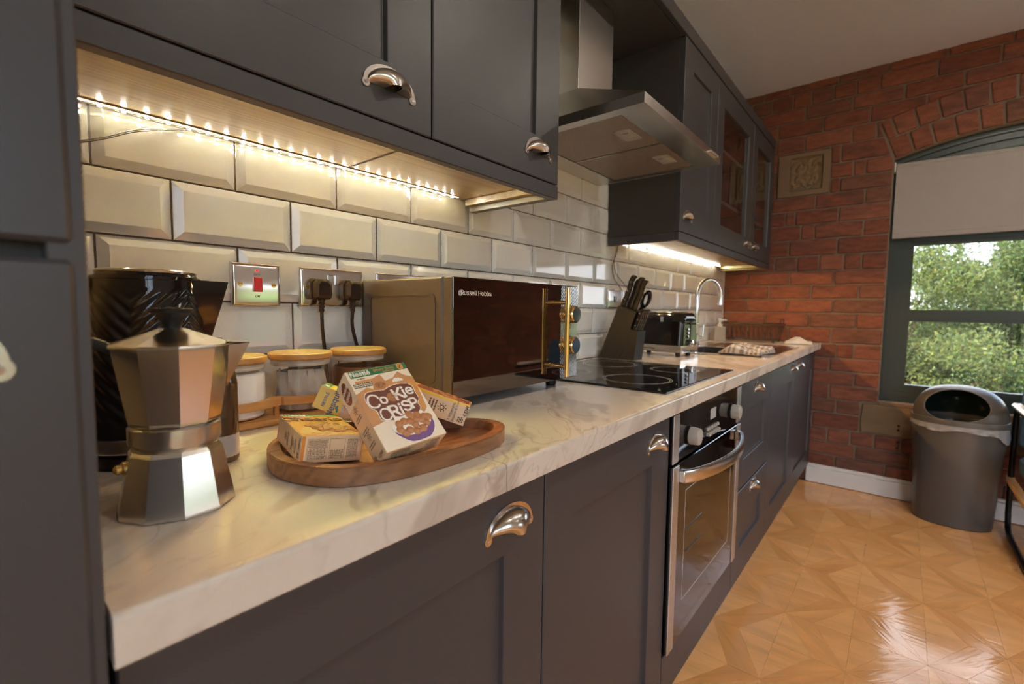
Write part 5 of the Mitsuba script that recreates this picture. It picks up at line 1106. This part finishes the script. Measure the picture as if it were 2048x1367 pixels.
for x in np.linspace(RX0 + .03, RX1 - .03, 7): ws.append(tube([(x, RY0 + .004, zr0 + .098), (x, RY0 + .022, zr0 + .014), (x, RY1 - .022, zr0 + .014), (x, RY1 - .004, zr0 + .098)], 0.0021, 5))
for w_ in ws: obj('wire', w_, 'wire_black', dk)
for k_, y in enumerate(np.linspace(RY0 + .045, RY1 - .045, 9)):
    obj('plate_loop', tube(spline([(RX0 + 0.03, y, zr0 + .014), (RX0 + 0.032, y + .002, zr0 + .050), (RX0 + 0.045, y + 0.006, zr0 + .066), (RX0 + 0.058, y + .002, zr0 + .050), (RX0 + 0.06, y, zr0 + .014)], 4), 0.0024, 5), 'wire_black', dk)
for y, s in ((RY0, -1), (RY1, 1)):
    xm = (RX0 + RX1) / 2; obj('grip', tube(spline([(xm - .05, y, zr0 + .115), (xm - .045, y, zr0 + .140), (xm, y, zr0 + .147), (xm + .045, y, zr0 + .140), (xm + .05, y, zr0 + .115)], 5), 0.0026, 6), 'wire_black', dk)
for x in (RX0 + .03, RX1 - .03):
    for y in (RY0 + .03, RY1 - .03): obj('foot', lathe([(0.006, 0.0012), (0.006, 0.016)], 10, (x, y, zr0)), 'black_plastic', dk)

# --- cloths
def cloth(x0, x1, y0, y1, zb, hfun, name, mt, lab, rz=0.0):
    us, vs = np.linspace(0, 1, 46), np.linspace(0, 1, 40)
    cx, cy = (x0 + x1) / 2, (y0 + y1) / 2
    def fn(U, V):
        e = np.clip(np.minimum(np.minimum(U, 1 - U), np.minimum(V, 1 - V)) * 14, 0, 1)
        wob = 0.012 * np.sin(V * 9 + 1) * (U - 0.5) + 0.010 * np.sin(U * 8)
        X = (U - .5) * (x1 - x0) + wob; Y = (V - .5) * (y1 - y0) + 0.010 * np.sin(U * 7 + 2) * np.sign(V - .5)
        Xr = cx + X * math.cos(rz) - Y * math.sin(rz); Yr = cy + X * math.sin(rz) + Y * math.cos(rz)
        h = hfun(U, V)
        return np.stack([Xr, Yr, zb(Xr) + 0.0012 + h * (0.12 + 0.88 * np.sqrt(e))], -1)
    m = grid_mesh(fn, us, vs); U, V = np.meshgrid(us, vs, indexing='ij')
    return obj(name, m, mt, smooth=True, uv=np.stack([U.ravel() , V.ravel()], -1), label=lab, cat='cloth')
cloth(1.960, 2.185, -0.512, -0.345, lambda x: zt(x) + 0.0038, lambda U, V: 0.014 + 0.024 * np.exp(-((V - 0.62) / 0.22) ** 2) * (0.7 + 0.5 * np.sin(U * 6 + 0.6)) + 0.014 * np.exp(-((U - 0.86) / 0.14) ** 2) + 0.004 * np.sin(U * 21 + V * 9), 'tea_towel', 'gingham', 'brown and white gingham tea towel folded over the front of the sink', -0.05)
cloth(2.955, 3.135, -0.555, -0.425, lambda x: zt(x) + 0.0004, lambda U, V: 0.010 + 0.034 * np.exp(-((U - 0.30) / 0.20) ** 2 - ((V - 0.55) / 0.35) ** 2) + 0.004 * np.sin(U * 17 + V * 11), 'dish_cloth', 'check_cloth', 'white checked dish cloth crumpled on the far corner of the worktop', 0.15)

# ================================================================ the far corner
bn = thing('waste_bin', 'dark grey plastic waste bin with a domed swing lid under the window', 'bin')
BCx, BCy = 3.058, -1.219
def oval(ax, ay, n=96, cx=BCx):
    a = np.arange(n) * 2 * PI / n; e = 2.3
    return np.stack([cx + ax * np.sign(np.cos(a)) * np.abs(np.cos(a)) ** (2 / e), BCy + ay * np.sign(np.sin(a)) * np.abs(np.sin(a)) ** (2 / e)], -1)
rings = [(0.0, 0.112, 0.148), (0.004, 0.117, 0.153), (0.02, 0.119, 0.155), (0.30, 0.130, 0.169), (0.522, 0.139, 0.182)]
def loft(rs, cap0=True):
    n = 96; v = np.vstack([np.c_[oval(ax, ay), np.full(n, z)] for z, ax, ay in rs]); k = len(rs); f = []
    i = np.arange(n); j = (i + 1) % n
    for r in range(k - 1): f += [np.stack([r * n + i, r * n + j, (r + 1) * n + j], -1), np.stack([r * n + i, (r + 1) * n + j, (r + 1) * n + i], -1)]
    if cap0: v = np.vstack([v, [[BCx, BCy, rs[0][0]]]]); f.append(np.stack([np.full(n, len(v) - 1), j, i], -1))
    return trimesh.Trimesh(v, np.vstack(f), process=False)
obj('body', loft(rings), 'bin_plastic', bn, smooth=40)
lid = obj('lid_rim', loft([(0.522, 0.1435, 0.184), (0.524, 0.1465, 0.187), (0.546, 0.1465, 0.187), (0.551, 0.1445, 0.185), (0.552, 0.136, 0.180)], False), 'bin_plastic', bn, smooth=35)
dirv = np.array([-0.80, 0.16, 0.58]); dirv /= np.linalg.norm(dirv); tv = np.cross([0, 1, 0], dirv); tv /= np.linalg.norm(tv); sv_ = np.cross(dirv, tv)
A3 = np.array([0.138, 0.182, 0.168]); C3 = np.array([BCx, BCy, 0.548])
def dome(sc, ow, oh):
    us, vs = np.linspace(0, 2 * PI, 241), np.linspace(0.0, PI / 2, 81)
    m = grid_mesh(lambda U, V: C3 + sc * A3 * np.stack([np.cos(V) ** 0.8 * np.cos(U), np.cos(V) ** 0.8 * np.sin(U), np.sin(V) ** 0.9], -1), us, vs)
    c = m.triangles_center - C3; d = c @ dirv; inside = ((c @ sv_ / ow) ** 2 + (((c @ tv) + 0.002) / oh) ** 2 < 1) & (d > 0)
    return trimesh.Trimesh(m.vertices, m.faces[~inside], process=False)
OW, OH = 0.122, 0.083
obj('dome', dome(1.0, OW, OH), 'bin_plastic', lid, smooth=True)
obj('dome_lining', cat([dome(0.985, OW - .001, OH - .001), move(loft([(0.530, 0.13, 0.172), (0.531, 0.02, 0.02)], False), (0, 0, 0))]), 'bin_dark', lid, smooth=True)
edge = []
for a in np.linspace(0, 2 * PI, 121)[:-1]:
    o = sv_ * OW * math.cos(a) + tv * (OH * math.sin(a) - 0.002)
    lo, hi = 0.0, 0.4
    def f_(q):
        p = o + dirv * q; s2 = max(p[2], 0) / A3[2]; V = math.asin(min(1, s2 ** (1 / 0.9))); rr2 = math.hypot(p[0] / A3[0], p[1] / A3[1]); return rr2 - math.cos(V) ** 0.8 if s2 < 1 else 1.0
    for _ in range(40):
        md = (lo + hi) / 2
        if f_(md) > 0: hi = md
        else: lo = md
    edge.append(C3 + o + dirv * lo)
obj('opening_lip', tube(np.array(edge), 0.0035, 8, closed=True), 'bin_plastic', lid, smooth=60)
def bagf(U, V):
    P = oval(0.1445, 0.1885, 181)
    a = U; e = 2.3
    s = 1.0 + 0.035 * meshkit.noise(np.stack([np.cos(a) * 6, np.sin(a) * 6, V * 3], -1)) * V + 0.012 * np.sin(a * 23) * V
    dep = 0.020 + 0.030 * meshkit.noise(np.stack([np.cos(a) * 3 + 5, np.sin(a) * 3, a * 0], -1)) + 0.045 * np.exp(-((a - 4.3) / 0.42) ** 2)
    return np.stack([BCx + 0.1440 * s * np.sign(np.cos(a)) * np.abs(np.cos(a)) ** (2 / e), BCy + 0.1850 * s * np.sign(np.sin(a)) * np.abs(np.sin(a)) ** (2 / e), 0.527 - V * dep], -1)
bg = obj('liner', grid_mesh(bagf, np.linspace(0, 2 * PI, 220), np.linspace(0, 1, 10)), 'bag_film', bn, smooth=True, label='pale plastic liner showing under the lid')

ch = thing('armchair', 'dark blue fabric chair with a black tube frame and wooden arms at the right edge', 'chair')
for y in (-1.4235, -2.01):
    pts = [(2.62, y, 0.615), (2.80, y, 0.617), (3.02, y, 0.617), (3.070, y, 0.585), (3.078, y, 0.45), (3.070, y, 0.20), (3.060, y, 0.075), (3.02, y, 0.020), (2.90, y, 0.0125), (2.60, y, 0.0125), (2.42, y, 0.0125)]
    obj('side_tube', tube(spline(pts, 6), 0.0115, 14), 'black_plastic', ch, smooth=45)
    obj('arm_rest', box(2.66, 3.085, y - 0.022, y + 0.020, 0.624, 0.648, 0.009), 'pale_arm', ch, label='pale wooden arm rest')
    obj('seat_rail', box(2.52, 3.105, y - 0.014 if y > -1.7 else y - 0.012, y + 0.018, 0.255, 0.280, 0.004), 'light_wood', ch)
obj('cross_tube', tube([(2.44, -1.425, 0.0125), (2.44, -2.01, 0.0125)], 0.0112, 12), 'black_plastic', ch, smooth=45)
obj('seat', box(2.54, 3.06, -1.998, -1.438, 0.281, 0.430, 0.045), 'boucle', ch, smooth=30)
obj('backrest', box(3.010, 3.130, -1.995, -1.440, 0.405, 0.820, 0.045), 'boucle', ch, smooth=30)

# pendant lamps of the room
for x, y, lab in ((1.15, -2.45, 'round opal glass pendant lamp nearer the tall cabinet'), (2.55, -2.35, 'round opal glass pendant lamp nearer the brick wall')):
    L = thing('pendant_lamp', lab, 'lamp', 'round opal glass pendant lamps')
    obj('rose', lathe([(0.045, 0), (0.050, 0.004), (0.050, 0.024)], 24, (x, y, ZC - 0.0245)), 'white_paint', L)
    obj('cord', tube([(x, y, 2.08), (x, y, ZC - 0.02)], 0.003, 8), 'black_plastic', L)
    obj('globe', move(trimesh.creation.icosphere(3, 0.095), (x, y, 2.0)), 'white_paint', L, smooth=True, emitter={'type': 'area', 'radiance': {'type': 'rgb', 'value': [LAMP_L * q for q in LAMP_RGB]}})
# recessed downlights over the walkway
for x, y, lab in ((0.35, -1.55, 'recessed ceiling downlight nearest the camera'), (1.30, -1.50, 'recessed ceiling downlight over the middle of the walkway'), (2.20, -1.55, 'recessed ceiling downlight nearest the brick wall')):
    L = thing('downlight', lab, 'light', 'recessed ceiling downlights')
    obj('bezel', lathe([(0.036, -0.004), (0.046, -0.003), (0.047, 0.0), (0.036, 0.0)], 32, (x, y, ZC - 0.0005), cap=False), 'steel_smooth', L, smooth=40)
    obj('lens', lathe([(0.0, -0.0025), (0.036, -0.0025), (0.036, -0.0005)], 32, (x, y, ZC - 0.0005), cap=False).apply_transform(np.eye(4)), 'white_paint', L, emitter={'type': 'area', 'radiance': {'type': 'rgb', 'value': [SPOT_L * q for q in (1.0, 0.90, 0.77)]}})
